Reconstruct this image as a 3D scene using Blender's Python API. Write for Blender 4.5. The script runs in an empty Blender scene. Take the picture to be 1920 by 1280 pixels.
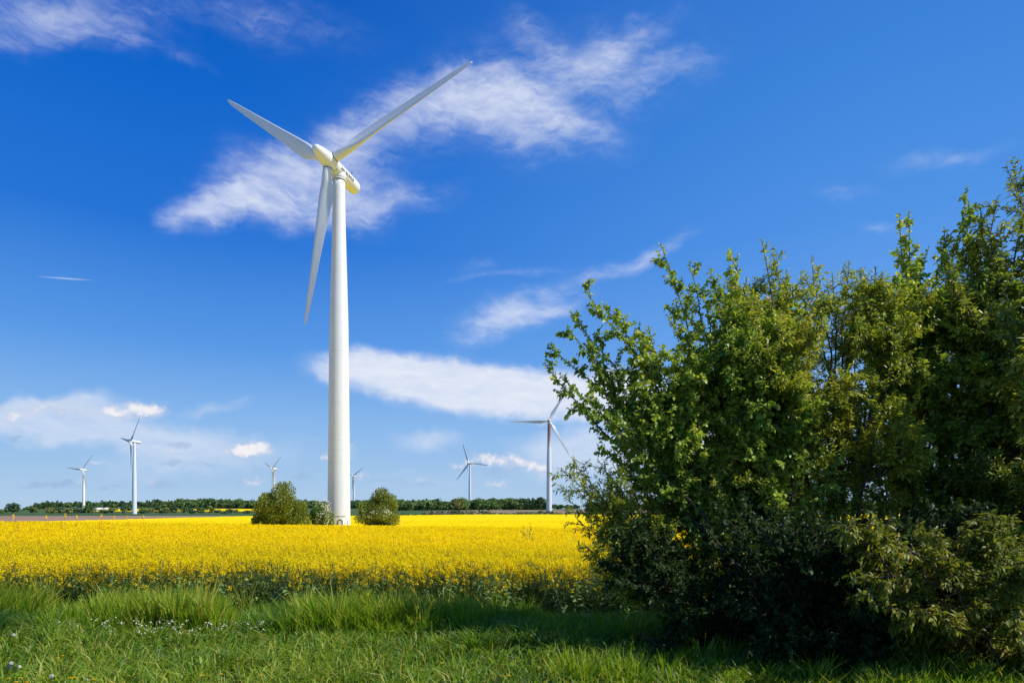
import bpy, bmesh, math
import numpy as np

# ------------------------------------------------------------------ camera, sky, sun, exposure
SC = bpy.context.scene
COL = SC.collection
R = math.radians
F, CX, HY, EYE = 1200.0, 960.0, 955.0, 1.75        # reference focal length in photo pixels, vanishing column, horizon row, eye height
cam = bpy.data.cameras.new('camera')
cam.sensor_width = 36.0
cam.lens = 36.0 * F / 1920.0
cam.shift_y = (HY - 640.0) / 1920.0
cam.clip_start, cam.clip_end = 0.1, 20000.0
camo = bpy.data.objects.new('camera', cam)
camo.location = (0, 0, EYE)
camo.rotation_euler = (R(90), 0, 0)
COL.objects.link(camo)
SC.camera = camo
SC.view_settings.view_transform = 'Standard'
SC.view_settings.look = 'None'
SC.view_settings.exposure = 0.15
SC.view_settings.gamma = 1.0
SC.cycles.max_bounces = 8
SC.cycles.diffuse_bounces = 5
SC.cycles.transparent_max_bounces = 8
SC.cycles.sample_clamp_indirect = 6.0

SUN_EL = 48.0
SUN_H = (0.972, -0.235)                               # horizontal direction towards the sun (x, y)
ns = math.hypot(*SUN_H)
SUN_DIR = np.array([SUN_H[0] / ns * math.cos(R(SUN_EL)), SUN_H[1] / ns * math.cos(R(SUN_EL)), math.sin(R(SUN_EL))])
sun = bpy.data.lights.new('sun', 'SUN')
sun.energy = 5.0
sun.angle = R(0.53)
sun.color = (1.0, 0.965, 0.90)
suno = bpy.data.objects.new('sun', sun)
from mathutils import Vector, Matrix
suno.rotation_euler = Vector(SUN_DIR).to_track_quat('Z', 'Y').to_euler()
COL.objects.link(suno)


def srgb(h):
    h = h.lstrip('#')
    o = []
    for i in (0, 2, 4):
        c = int(h[i:i + 2], 16) / 255.0
        o.append(c / 12.92 if c <= 0.04045 else ((c + 0.055) / 1.055) ** 2.4)
    return tuple(o)


class NT:
    """small node-tree helper"""
    def __init__(s, tree):
        s.t = tree
        tree.nodes.clear()

    def n(s, typ, **kw):
        nd = s.t.nodes.new(typ)
        for k, v in kw.items():
            if k == 'ins':
                for i, val in v.items():
                    s.set(nd, i, val)
            else:
                setattr(nd, k, v)
        return nd

    def set(s, nd, i, val):
        sock = nd.inputs[i]
        if isinstance(val, bpy.types.NodeSocket):
            s.t.links.new(val, sock)
        else:
            if sock.type == 'RGBA' and len(val) == 3:
                val = (*val, 1.0)
            sock.default_value = val

    def math(s, op, a, b=0.0, c=0.0, clamp=False):
        nd = s.n('ShaderNodeMath', operation=op, use_clamp=clamp, ins={0: a, 1: b, 2: c})
        return nd.outputs[0]

    def ramp(s, fac, stops, interp='LINEAR'):
        nd = s.n('ShaderNodeValToRGB')
        cr = nd.color_ramp
        cr.interpolation = interp
        while len(cr.elements) < len(stops):
            cr.elements.new(0.5)
        for e, (p, c) in zip(cr.elements, stops):
            e.position = p
            e.color = (*c, 1.0) if len(c) == 3 else c
        s.set(nd, 0, fac)
        return nd.outputs[0]

    def mix(s, fac, a, b, blend='MIX'):
        nd = s.n('ShaderNodeMix', data_type='RGBA', blend_type=blend)
        s.set(nd, 0, fac)
        s.set(nd, 6, a)
        s.set(nd, 7, b)
        return nd.outputs[2]

    def noise(s, vec, scale, detail=4.0, rough=0.55, dist=0.0, dim='3D'):
        nd = s.n('ShaderNodeTexNoise', noise_dimensions=dim)
        if vec is not None:
            s.set(nd, 'Vector', vec)
        for k, v in (('Scale', scale), ('Detail', detail), ('Roughness', rough), ('Distortion', dist)):
            nd.inputs[k].default_value = v
        return nd

    def smooth(s, v, lo, hi, a=0.0, b=1.0):
        nd = s.n('ShaderNodeMapRange', interpolation_type='SMOOTHSTEP')
        for i, val in enumerate((v, lo, hi, a, b)):
            s.set(nd, i, val)
        return nd.outputs[0]


def build_world():
    w = bpy.data.worlds.new('World')
    SC.world = w
    w.use_nodes = True
    t = NT(w.node_tree)
    tc = t.n('ShaderNodeTexCoord').outputs['Generated']
    nv = t.n('ShaderNodeVectorMath', operation='NORMALIZE', ins={0: tc}).outputs[0]
    xyz = t.n('ShaderNodeSeparateXYZ', ins={0: nv})
    X, Y, Z = xyz.outputs
    az = t.math('MULTIPLY', t.math('ARCTAN2', X, Y), 57.29578)          # degrees east of the view axis
    el = t.math('MULTIPLY', t.math('ARCSINE', Z), 57.29578)             # degrees above the horizon
    v = t.n('ShaderNodeCombineXYZ', ins={0: az, 1: el, 2: 0.0}).outputs[0]
    sky = t.n('ShaderNodeTexSky', sky_type='NISHITA')
    sky.sun_disc = False
    sky.sun_elevation = R(SUN_EL)
    sky.sun_rotation = math.atan2(SUN_H[0], SUN_H[1])
    sky.air_density = 1.0
    sky.dust_density = 0.3
    sky.ozone_density = 3.0
    # polarised deep blue of a clear spring day, by elevation and by bearing
    e01 = t.math('DIVIDE', el, 60.0, clamp=True)
    deep = t.ramp(e01, [(0.0, srgb('#B4D0EC')), (0.05, srgb('#A4C8EE')), (0.12, srgb('#8BBBF0')), (0.22, srgb('#589BEA')),
                        (0.36, srgb('#2576DA')), (0.52, srgb('#0C66CE')), (0.66, srgb('#0058BE')), (1.0, srgb('#0048A8'))])
    pale = t.ramp(e01, [(0.0, srgb('#B4D0EC')), (0.05, srgb('#A6C9EE')), (0.12, srgb('#8FBDF2')), (0.22, srgb('#71AAF0')),
                        (0.36, srgb('#5296EA')), (0.52, srgb('#4088E0')), (0.68, srgb('#3478D6')), (1.0, srgb('#2468C8'))])
    col = t.mix(t.smooth(az, -30.0, 34.0), deep, pale)
    s10 = t.n('ShaderNodeVectorMath', operation='SCALE', ins={0: col})
    s10.inputs['Scale'].default_value = 8.7
    base = t.mix(0.98, sky.outputs[0], s10.outputs[0])

    def warp(vec, scale, amp, detail=3.0):
        nz = t.noise(vec, scale, detail, 0.6)
        sub = t.n('ShaderNodeVectorMath', operation='SUBTRACT', ins={0: nz.outputs['Color'], 1: (0.5, 0.5, 0.5)})
        return t.n('ShaderNodeVectorMath', operation='MULTIPLY_ADD', ins={0: sub.outputs[0], 1: (amp, amp, 0.0), 2: vec}).outputs[0]

    def blobs(vec, lst):
        acc = 0.0
        for (a, e, ra, re, rot, s) in lst:
            m = t.n('ShaderNodeMapping', vector_type='TEXTURE', ins={0: vec, 1: (a, e, 0), 2: (0, 0, R(rot)), 3: (ra, re, 1)})
            g = t.n('ShaderNodeTexGradient', gradient_type='SPHERICAL', ins={0: m.outputs[0]})
            acc = t.math('MULTIPLY_ADD', g.outputs['Fac'], s, acc)
        return acc

    def aniso(vec, rot, sx, sy):
        return t.n('ShaderNodeMapping', vector_type='POINT', ins={0: vec, 2: (0, 0, R(rot)), 3: (sx, sy, 1)}).outputs[0]

    CIRRUS = [(-35.94, 32.24, 8.4, 2.01, 14.8, 0.7), (-37.78, 30.52, 4.73, 1.33, 18.7, 0.3), (-31.31, 32.5, 6.51, 1.18, 5.6, 0.25), (-23.83, 35.48, 12.08, 1.72, 8.9, 0.35),
              (-17.14, 35.17, 8.36, 1.81, 8.2, 0.25), (-27.32, 32.33, 4.21, 0.52, -5.2, 0.2), (-22.21, 25.02, 5.55, 2.61, 29.7, 0.9), (-25.41, 22.67, 4.83, 1.78, 16.8, 0.7),
              (-17.57, 26.41, 7.1, 3.21, 23.4, 0.6), (-21.39, 23.49, 5.85, 1.85, 8.1, 0.6), (-23.43, 27.13, 2.56, 1.91, -17.9, 0.25), (-27.7, 21.91, 2.79, 1.02, 28.2, 0.3),
              (-10.39, 25.43, 7.9, 1.6, 12.2, 0.5), (-14.04, 25.69, 6.77, 2.99, 5.6, 0.4), (-12.68, 23.9, 3.65, 2.33, 4.8, 0.3), (-11.31, 31.16, 6.75, 2.44, 25.9, 0.55),
              (-14.48, 29.63, 4.07, 2.07, 21.5, 0.4), (-14.93, 27.45, 5.88, 2.5, 14.2, 0.3), (-1.43, 32.34, 8.47, 2.59, -8.0, 0.75), (-5.24, 32.58, 6.63, 2.36, 2.4, 0.5),
              (2.39, 31.29, 8.07, 2.44, -6.9, 0.5), (6.18, 34.84, 8.06, 2.02, 12.6, 0.5), (10.85, 35.92, 5.88, 1.68, 14.8, 0.35), (1.91, 36.7, 5.01, 2.1, -29.1, 0.25),
              (13.81, 33.73, 5.98, 1.35, 8.3, 0.35), (0.95, 29.17, 4.29, 1.64, -0.4, 0.3), (7.13, 30.24, 6.56, 1.77, -14.3, 0.3), (9.0, 34.02, 5.13, 2.59, -4.2, 0.3),
              (7.59, 20.18, 8.24, 1.11, 14.7, 0.6), (12.68, 21.52, 5.23, 0.93, 17.7, 0.45), (0.0, 20.14, 8.09, 0.59, 7.1, 0.35), (-2.86, 20.95, 2.83, 1.43, 18.5, 0.3),
              (0.0, 16.92, 7.59, 2.28, 13.8, 0.7), (-2.39, 15.81, 4.72, 1.69, 23.9, 0.45), (3.81, 17.53, 5.64, 1.31, 12.7, 0.5), (34.35, 24.1, 5.19, 0.92, -6.4, 0.4),
              (27.7, 23.88, 3.43, 0.76, -11.0, 0.3), (29.54, 20.77, 2.57, 0.79, -10.6, 0.35), (35.94, 18.12, 2.67, 1.11, 17.0, 0.4), (31.66, 24.92, 3.49, 0.6, -8.6, 0.2),
              (5.24, 33.41, 17.57, 5.39, 6.2, 0.36), (-7.59, 31.95, 14.69, 4.5, 19.4, 0.3), (-18.43, 25.56, 12.73, 4.32, 17.2, 0.3), (1.91, 29.34, 9.0, 3.28, -8.4, 0.2)]
    LENS = [(-6.18, 10.93, 10.32, 2.85, -6.6, 0.9), (0.0, 10.25, 11.42, 2.87, -4.8, 0.9), (-11.31, 11.86, 5.91, 2.26, -11.5, 0.7), (5.71, 10.34, 8.96, 3.04, 0.9, 0.8),
              (-16.7, 11.94, 2.57, 1.79, -22.1, 0.4), (-14.48, 12.07, 3.12, 1.6, -1.9, 0.35), (10.39, 9.77, 6.92, 3.01, -1.7, 0.6), (-4.76, 12.41, 8.97, 1.82, -4.8, 0.35),
              (-9.46, 13.18, 5.08, 1.17, -5.6, 0.3), (-15.82, 11.11, 2.6, 0.72, -22.4, 0.3)]
    SHEET = [(-32.35, 5.83, 11.58, 2.0, 0.1, 0.95), (-34.67, 7.23, 7.16, 1.3, 7.3, 0.6), (-25.02, 4.75, 10.95, 1.81, -2.2, 0.5), (-36.25, 5.95, 5.61, 1.67, 4.3, 0.5),
              (-28.07, 3.58, 8.18, 1.43, 1.9, 0.4), (-25.02, 8.38, 4.75, 0.92, 9.2, 0.45), (-18.43, 6.09, 6.87, 1.79, 2.0, 0.2), (-7.59, 5.9, 4.69, 1.31, 0.8, 0.6),
              (4.76, 4.98, 8.05, 2.83, -0.4, 0.7), (14.93, 4.83, 14.21, 5.49, -1.3, 0.95), (24.23, 6.72, 11.12, 6.43, -3.0, 0.6), (-6.65, 2.61, 14.99, 2.18, 0.3, 0.25),
              (-32.35, 2.22, 10.23, 1.61, 1.4, 0.2)]
    CUMULUS = [(-30.61, 7.64, 3.2, 1.04, 6.7, 0.85), (-29.18, 7.75, 1.64, 0.9, 4.3, 0.5), (-32.01, 7.29, 1.38, 0.64, 4.5, 0.4), (-34.67, 7.42, 2.43, 1.0, 5.1, 0.55),
              (-36.25, 7.65, 1.44, 0.88, 17.3, 0.35), (-37.78, 6.69, 2.43, 0.73, 12.4, 0.7), (-22.21, 4.89, 2.46, 1.05, 2.0, 0.85), (-21.39, 5.19, 1.49, 0.97, 2.0, 0.5),
              (-23.43, 4.68, 1.81, 0.57, 2.0, 0.45), (-28.15, 4.29, 1.27, 0.46, 11.2, 0.55), (-34.02, 2.1, 0.99, 0.39, 7.4, 0.5), (-22.01, 2.34, 1.48, 0.66, 0.9, 0.65),
              (-32.69, 3.65, 1.08, 0.36, 2.3, 0.5), (-29.54, 2.16, 1.23, 0.54, 1.2, 0.45), (-2.62, 4.52, 2.1, 0.95, 0.2, 0.85), (0.0, 4.34, 2.63, 1.04, 0.0, 0.8),
              (-4.67, 4.04, 1.71, 0.62, 0.3, 0.65), (1.91, 3.95, 1.91, 0.76, -0.1, 0.5), (-1.43, 2.34, 2.1, 0.52, 0.1, 0.7), (-16.17, 4.35, 0.88, 0.64, 1.3, 0.7),
              (-14.4, 4.94, 1.25, 1.1, 1.3, 0.8), (-13.45, 2.97, 1.45, 0.6, 0.7, 0.6), (-12.13, 2.01, 1.37, 0.51, 0.4, 0.45), (-8.3, 2.6, 2.06, 0.52, 0.4, 0.35),
              (2.96, 3.81, 1.62, 0.81, -0.2, 0.6), (2.96, 2.91, 1.43, 0.62, -0.1, 0.5), (17.14, 3.42, 3.49, 2.09, -1.1, 0.7), (22.21, 4.63, 4.09, 2.46, -1.9, 0.6)]
    GREY = [(-27.51, 5.11, 1.29, 0.5, 11.5, 0.75), (-27.7, 3.63, 1.79, 0.51, -4.9, 0.65), (-35.15, 1.83, 1.92, 0.47, 3.7, 0.75), (-36.87, 1.64, 1.34, 0.34, 1.2, 0.55),
              (-32.18, 1.7, 1.64, 0.48, 1.1, 0.55), (-37.92, 5.07, 1.01, 0.34, 3.9, 0.65), (-25.41, 3.58, 1.4, 0.43, 1.7, 0.55), (-28.81, 1.97, 1.98, 0.75, 1.1, 0.5),
              (-30.96, 7.21, 4.22, 0.72, 4.3, 0.4), (-22.21, 4.37, 2.87, 0.53, 1.8, 0.4), (-18.22, 2.95, 1.9, 0.63, 1.0, 0.5), (-23.03, 2.2, 1.78, 0.53, 0.9, 0.45),
              (-8.06, 2.22, 3.0, 0.57, 0.3, 0.45), (-11.31, 2.57, 2.75, 0.56, 0.5, 0.45), (-1.43, 3.48, 4.53, 1.24, 0.1, 0.45), (-4.76, 1.9, 3.03, 0.48, 0.2, 0.35),
              (-35.31, 7.17, 2.23, 0.99, 5.0, 0.35)]
    # cirrus: soft torn wisps drawn out along two directions
    vw = warp(warp(v, 0.13, 3.6, 2.0), 0.7, 0.9, 2.0)
    acc = blobs(vw, CIRRUS)
    n1 = t.noise(aniso(warp(v, 0.12, 7.0), -22, 0.13, 0.5), 1.0, 9.0, 0.62, 0.3).outputs['Fac']
    n2 = t.noise(aniso(warp(v, 0.35, 2.0), 35, 0.45, 1.7), 1.0, 7.0, 0.58, 0.3).outputs['Fac']
    nn = t.math('MULTIPLY_ADD', n2, 0.45, t.math('MULTIPLY', n1, 0.55))
    k = t.math('MULTIPLY', acc, 3.0, clamp=True)
    dn = t.math('MULTIPLY_ADD', t.math('MULTIPLY', t.math('SUBTRACT', nn, 0.5), k), 1.3, acc)
    a1 = t.math('MULTIPLY', t.smooth(dn, 0.0, 1.5, 0.0, 0.80), t.smooth(nn, 0.34, 0.62, 0.68, 1.0))
    # thin veil low in the sky
    acs = blobs(warp(v, 0.2, 4.0), SHEET)
    a2 = t.math('MULTIPLY', t.smooth(acs, 0.05, 0.8), t.smooth(nn, 0.25, 0.6, 0.45, 0.85))
    # the big lens-shaped bank
    acl = blobs(warp(warp(v, 0.22, 1.6), 1.2, 0.5), LENS)
    acl = t.math('MULTIPLY_ADD', t.math('SUBTRACT', nn, 0.5), t.math('MULTIPLY', acl, 1.1), acl)
    a3 = t.math('MULTIPLY', t.smooth(acl, 0.0, 0.85), t.smooth(nn, 0.3, 0.62, 0.70, 0.93))
    # small fair-weather cumulus along the horizon
    vc = warp(v, 0.9, 1.5, 6.0)
    nf = t.noise(v, 1.3, 6.0, 0.6).outputs['Fac']
    bg_ = blobs(vc, GREY)
    acg = t.math('MULTIPLY_ADD', t.math('MULTIPLY', t.math('SUBTRACT', nf, 0.5), t.math('MULTIPLY', bg_, 3.0, clamp=True)), 0.9, bg_)
    a4 = t.smooth(acg, 0.10, 0.7, 0.0, 0.50)
    bc_ = blobs(vc, CUMULUS)
    acc_c = t.math('MULTIPLY_ADD', t.math('MULTIPLY', t.math('SUBTRACT', nf, 0.5), t.math('MULTIPLY', bc_, 3.0, clamp=True)), 1.3, bc_)
    a5 = t.smooth(acc_c, 0.12, 0.85, 0.0, 0.92)
    W1 = tuple(9.0 * c for c in srgb('#E6ECFA'))
    W3 = tuple(9.0 * c for c in srgb('#E8EDF8'))
    W5 = t.mix(t.smooth(acc_c, 0.35, 1.0), tuple(9.0 * c for c in srgb('#C9D3E8')), tuple(9.0 * c for c in srgb('#F6F3F6')))
    G = tuple(9.0 * c for c in srgb('#93AFD6'))
    c = t.mix(a1, base, W1)
    c = t.mix(a2, c, tuple(9.0 * c_ for c_ in srgb('#CFDDF3')))
    c = t.mix(a3, c, W3)
    c = t.mix(a4, c, G)
    c = t.mix(a5, c, W5)
    # straight contrail on the left
    tr = blobs(v, [(-34.86, 16.49, 2.13, 0.09, 6.3, 0.8)])
    c = t.mix(t.smooth(tr, 0.0, 0.8, 0.0, 0.45), c, W1)
    bg = t.n('ShaderNodeBackground', ins={0: c, 1: 0.1})
    out = t.n('ShaderNodeOutputWorld', ins={0: bg.outputs[0]})


build_world()


# ------------------------------------------------------------------ helpers
def at(px, py, d):
    """photo column and row at depth d -> a point of the place"""
    return np.array([(px - CX) / F * d, d, EYE + (HY - py) / F * d])


def sstep(x, a, b):
    t = np.clip((np.asarray(x, float) - a) / (b - a), 0, 1)
    return t * t * (3 - 2 * t)


Y_L = [-60, 8.3, 13, 36, 78, 120, 300, 440, 620, 950, 1600, 7000]
Z_L = [0, 0, -.5, 0, -1.6, -1.55, -1.35, -1.2, 0.4, 5.0, 8.0, 8.0]
Z_R = [0, 0, -.5, 0, -1.6, -1.45, -0.5, 0.9, 1.6, 2.6, 3.0, 3.0]


def ground(x, y):
    x, y = np.asarray(x, float), np.asarray(y, float)
    xn = np.clip(x / np.maximum(np.abs(y), 4.0), -2, 2)
    zl, zr = np.interp(y, Y_L, Z_L), np.interp(y, Y_L, Z_R)
    w = sstep(xn, -0.28, -0.02)
    z = zl * (1 - w) + zr * w
    crest = np.interp(xn, [-.85, -.3, .2], [-.16, -.45, -.66])
    bump = np.interp(y, [13, 20, 30, 38, 48, 78], [0, .55, .95, 1.0, .75, 0])
    z = z + np.where((y > 13) & (y < 78), crest * bump, 0)
    # the land stays low at the far left
    z = z - np.interp(y, [500, 1000], [0, 1]) * 6.5 * (1 - sstep(xn, -.79, -.70)) * (y > 500)
    return z + 0.02 * np.sin(x * 1.7 + 1) * np.sin(y * 1.3)


def crop_h(y):
    return np.interp(y, [12.5, 16, 30, 60], [1.14, 1.2, 1.28, 1.3])


def mesh_obj(name, verts, faces, mat, parent=None, tint=None, smooth=False, loc=None):
    """one mesh object from numpy arrays; faces is a list of (m,k) index arrays"""
    verts = np.ascontiguousarray(verts, np.float32)
    if loc is not None:
        verts = verts - np.asarray(loc, np.float32)
    me = bpy.data.meshes.new(name)
    idx = np.concatenate([f.ravel() for f in faces]).astype(np.int32)
    tot = np.concatenate([np.full(len(f), f.shape[1], np.int32) for f in faces])
    start = np.concatenate([[0], np.cumsum(tot)[:-1]]).astype(np.int32)
    me.vertices.add(len(verts))
    me.vertices.foreach_set('co', verts.ravel())
    me.loops.add(len(idx))
    me.loops.foreach_set('vertex_index', idx)
    me.polygons.add(len(tot))
    me.polygons.foreach_set('loop_start', start)
    me.polygons.foreach_set('loop_total', tot)
    if smooth:
        me.polygons.foreach_set('use_smooth', np.ones(len(tot), bool))
    if tint is not None:
        a = me.attributes.new('tint', 'FLOAT', 'POINT')
        a.data.foreach_set('value', np.ascontiguousarray(tint, np.float32))
    me.update(calc_edges=True)
    me.materials.append(mat)
    o = bpy.data.objects.new(name, me)
    COL.objects.link(o)
    if loc is not None and parent is None:
        o.location = loc
    if parent is not None:
        o.parent = parent
    return o


def tag(o, label=None, cat=None, group=None, kind=None):
    for k, v in (('label', label), ('category', cat), ('group', group), ('kind', kind)):
        if v:
            o[k] = v
    return o


def empty(name, loc, label, cat, group=None, rz=0.0):
    o = bpy.data.objects.new(name, None)
    o.location = loc
    o.rotation_euler = (0, 0, rz)
    o.empty_display_size = 0.3
    COL.objects.link(o)
    return tag(o, label, cat, group)


class Geo:
    """collects verts / faces / tint"""
    def __init__(s):
        s.v, s.f, s.t, s.n = [], {}, [], 0

    def add(s, v, faces, tint=None):
        v = np.asarray(v, np.float32).reshape(-1, 3)
        for f in faces:
            f = np.asarray(f)
            s.f.setdefault(f.shape[1], []).append(f + s.n)
        s.v.append(v)
        s.t.append(np.zeros(len(v), np.float32) if tint is None else np.asarray(tint, np.float32))
        s.n += len(v)

    def build(s, name, mat, parent=None, smooth=False, loc=None):
        return mesh_obj(name, np.concatenate(s.v), [np.concatenate(x) for x in s.f.values()], mat, parent, np.concatenate(s.t), smooth, loc)


def norm(a):
    return a / np.maximum(np.linalg.norm(a, axis=-1, keepdims=True), 1e-9)


def tubes(geo, P, Rr, k, tint=0.0):
    """P (m,n,3) paths, Rr (m,n) radii -> k-sided tubes"""
    P, Rr = np.asarray(P, float), np.asarray(Rr, float)
    m, n, _ = P.shape
    T = norm(np.gradient(P, axis=1))
    ref = np.where(np.abs(T[:, :, 2:3]) > 0.9, np.array([1., 0, 0]), np.array([0, 0, 1.]))
    U = norm(np.cross(T, ref))
    V = np.cross(T, U)
    a = np.arange(k) * 2 * np.pi / k
    ring = P[:, :, None] + Rr[:, :, None, None] * (np.cos(a)[:, None] * U[:, :, None] + np.sin(a)[:, None] * V[:, :, None])
    b = (np.arange(m) * n * k)[:, None, None] + (np.arange(n - 1) * k)[None, :, None]
    j, j2 = np.arange(k)[None, None], ((np.arange(k) + 1) % k)[None, None]
    q = np.stack([b + j, b + j2, b + k + j2, b + k + j], -1).reshape(-1, 4)
    geo.add(ring.reshape(-1, 3), [q], np.repeat(np.broadcast_to(np.asarray(tint, float), (m,)), n * k))


def leaves(geo, pos, axis, nrm, L, Wd, curl, tint):
    """folded, curved eight-vertex leaves"""
    m = len(pos)
    axis = norm(axis)
    side = norm(np.cross(axis, nrm))
    nrm = np.cross(side, axis)
    u = np.array([0, .33, .36, .33, .70, .72, .70, 1.0])
    w = np.array([0, -.46, 0, .46, -.36, 0, .36, 0])
    fold = np.array([0, .10, 0, .10, .08, 0, .08, 0])
    c = -(u ** 2)
    L, Wd, curl = L[:, None, None], Wd[:, None, None], curl[:, None, None]
    v = pos[:, None] + axis[:, None] * (L * u[None, :, None]) + side[:, None] * (Wd * w[None, :, None]) \
        + nrm[:, None] * (Wd * fold[None, :, None] * 1.6 + L * curl * c[None, :, None])
    b = (np.arange(m) * 8)[:, None]
    tr = (b[:, :, None] + np.array([[0, 2, 1], [0, 3, 2], [4, 5, 7], [5, 6, 7]])[None]).reshape(-1, 3)
    qd = (b[:, :, None] + np.array([[1, 2, 5, 4], [2, 3, 6, 5]])[None]).reshape(-1, 4)
    geo.add(v.reshape(-1, 3), [tr, qd], np.repeat(tint, 8))


def quads(geo, pos, u, v, tint):
    """flat little rhombic faces"""
    m = len(pos)
    p = np.stack([pos - u, pos - v, pos + u, pos + v], 1).reshape(-1, 3)
    q = (np.arange(m) * 4)[:, None] + np.arange(4)[None]
    geo.add(p, [q], np.repeat(tint, 4))


def rand_dirs(rng, n, up=0.0):
    d = rng.normal(size=(n, 3))
    d = norm(d)
    d[:, 2] += up
    return norm(d)


def grid(x, y, z, wrapx=False):
    """(r,c) arrays -> verts and quads"""
    r, c = x.shape
    v = np.stack([x, y, z], -1).reshape(-1, 3)
    i = np.arange(r - 1)[:, None] * c + np.arange(c - 1)[None]
    q = np.stack([i, i + 1, i + c + 1, i + c], -1).reshape(-1, 4)
    return v, q


# ------------------------------------------------------------------ materials
def new_mat(name):
    m = bpy.data.materials.new(name)
    m.use_nodes = True
    return m, NT(m.node_tree)


def finish(t, bsdf):
    t.n('ShaderNodeOutputMaterial', ins={0: bsdf})


def principled(t, color, rough=0.6, spec=0.5, normal=None, **kw):
    p = t.n('ShaderNodeBsdfPrincipled')
    t.set(p, 'Base Color', color)
    t.set(p, 'Roughness', rough)
    t.set(p, 'Specular IOR Level', spec)
    if normal is not None:
        t.set(p, 'Normal', normal)
    for k, v in kw.items():
        t.set(p, k, v)
    return p.outputs[0]


def leaf_mat(name, stops, trans=0.35, rough=0.42, spec=0.4, trans_gain=1.5):
    """leaf or petal tissue: gloss above, light through; colour by the per-leaf 'tint'"""
    m, t = new_mat(name)
    a = t.n('ShaderNodeAttribute', attribute_name='tint').outputs['Fac']
    c = t.ramp(a, stops)
    p = principled(t, c, rough, spec)
    g = t.n('ShaderNodeVectorMath', operation='MULTIPLY', ins={0: c, 1: (trans_gain * 1.05, trans_gain, trans_gain * 0.5)}).outputs[0]
    tl = t.n('ShaderNodeBsdfTranslucent', ins={0: g}).outputs[0]
    finish(t, t.n('ShaderNodeMixShader', ins={0: trans, 1: p, 2: tl}).outputs[0])
    return m


def bump(t, h, strength, dist=0.02):
    return t.n('ShaderNodeBump', ins={'Height': h, 'Strength': strength, 'Distance': dist}).outputs[0]


def obj_coord(t):
    return t.n('ShaderNodeTexCoord').outputs['Object']


def soil_mat(name, c1, c2, scale=0.6, streak=None):
    m, t = new_mat(name)
    v = obj_coord(t)
    n = t.noise(v, scale, 8.0, 0.65).outputs['Fac']
    n2 = t.noise(v, scale * 0.06, 3.0).outputs['Fac']
    f = t.math('MULTIPLY_ADD', n2, 0.5, t.math('MULTIPLY', n, 0.5))
    c = t.ramp(f, [(0.32, c1), (0.68, c2)])
    if streak:
        mp = t.n('ShaderNodeMapping', ins={0: v, 3: streak}).outputs[0]
        s = t.noise(mp, 1.0, 3.0).outputs['Fac']
        c = t.mix(t.smooth(s, 0.35, 0.65, 0.0, 0.35), c, tuple(0.6 * q for q in c1))
    finish(t, principled(t, c, 0.95, 0.1, bump(t, n, 0.6, 0.05)))
    return m


M = {}
M['verge'] = soil_mat('verge_soil', (0.035, 0.045, 0.016), (0.07, 0.085, 0.03), 3.0)
M['brown'] = soil_mat('ploughed_soil', (0.27, 0.165, 0.105), (0.36, 0.235, 0.16), 0.5, (0.5, 0.02, 1))
M['tan'] = soil_mat('dry_stubble', (0.24, 0.17, 0.10), (0.33, 0.24, 0.15), 0.4, (0.02, 0.3, 1))
M['cereal'] = soil_mat('young_cereal', (0.035, 0.085, 0.03), (0.06, 0.13, 0.045), 0.4, (0.4, 0.02, 1))
M['far_land'] = soil_mat('far_meadow', (0.045, 0.075, 0.025), (0.09, 0.13, 0.045), 0.05)
M['bark'] = None


def bark_mat(name, c1, c2):
    m, t = new_mat(name)
    v = obj_coord(t)
    n = t.noise(t.n('ShaderNodeMapping', ins={0: v, 3: (18, 18, 5)}).outputs[0], 1.0, 6.0, 0.65).outputs['Fac']
    finish(t, principled(t, t.ramp(n, [(0.3, c1), (0.7, c2)]), 0.85, 0.2, bump(t, n, 0.7, 0.01)))
    return m


M['bark'] = bark_mat('twig_bark', (0.035, 0.026, 0.018), (0.14, 0.11, 0.075))
M['stem'] = leaf_mat('crop_stem', [(0, (0.072, 0.130, 0.039)), (1, (0.144, 0.221, 0.066))], 0.1, 0.5)
M['leaf_green'] = leaf_mat('round_leaf', [(0, (0.146, 0.236, 0.036)), (0.55, (0.304, 0.422, 0.051)), (0.9, (0.550, 0.550, 0.067)), (1, (0.550, 0.550, 0.076))], 0.34)
M['leaf_olive'] = leaf_mat('olive_leaf', [(0, (0.140, 0.194, 0.024)), (0.5, (0.290, 0.362, 0.034)), (0.88, (0.480, 0.505, 0.046)), (1, (0.480, 0.353, 0.061))], 0.36)
M['leaf_shaded'] = leaf_mat('shade_darkened_leaf', [(0, (0.017, 0.039, 0.010)), (0.6, (0.034, 0.069, 0.014)), (1, (0.073, 0.112, 0.021))], 0.28, 0.5, 0.2)  # deep shade of the low thicket is put into this leaf colour
M['leaf_plum'] = leaf_mat('long_leaf', [(0, (0.089, 0.131, 0.019)), (0.5, (0.171, 0.207, 0.023)), (0.9, (0.285, 0.277, 0.027)), (1, (0.329, 0.215, 0.048))], 0.36, 0.45, 0.25)
M['leaf_point'] = leaf_mat('pointed_leaf', [(0, (0.116, 0.167, 0.030)), (0.6, (0.232, 0.296, 0.043)), (1, (0.538, 0.510, 0.064))], 0.32)
M['grass'] = leaf_mat('grass_blade', [(0, (0.050, 0.128, 0.029)), (0.25, (0.081, 0.165, 0.019)), (0.55, (0.160, 0.285, 0.011)),
                                      (0.85, (0.259, 0.354, 0.019)), (0.95, (0.409, 0.365, 0.057)), (1, (0.446, 0.427, 0.090))], 0.4, 0.45, 0.35)
M['rape_leaf'] = leaf_mat('rapeseed_leaf', [(0, (0.074, 0.141, 0.050)), (0.6, (0.148, 0.263, 0.085)), (1, (0.274, 0.386, 0.125))], 0.25, 0.5)
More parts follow.
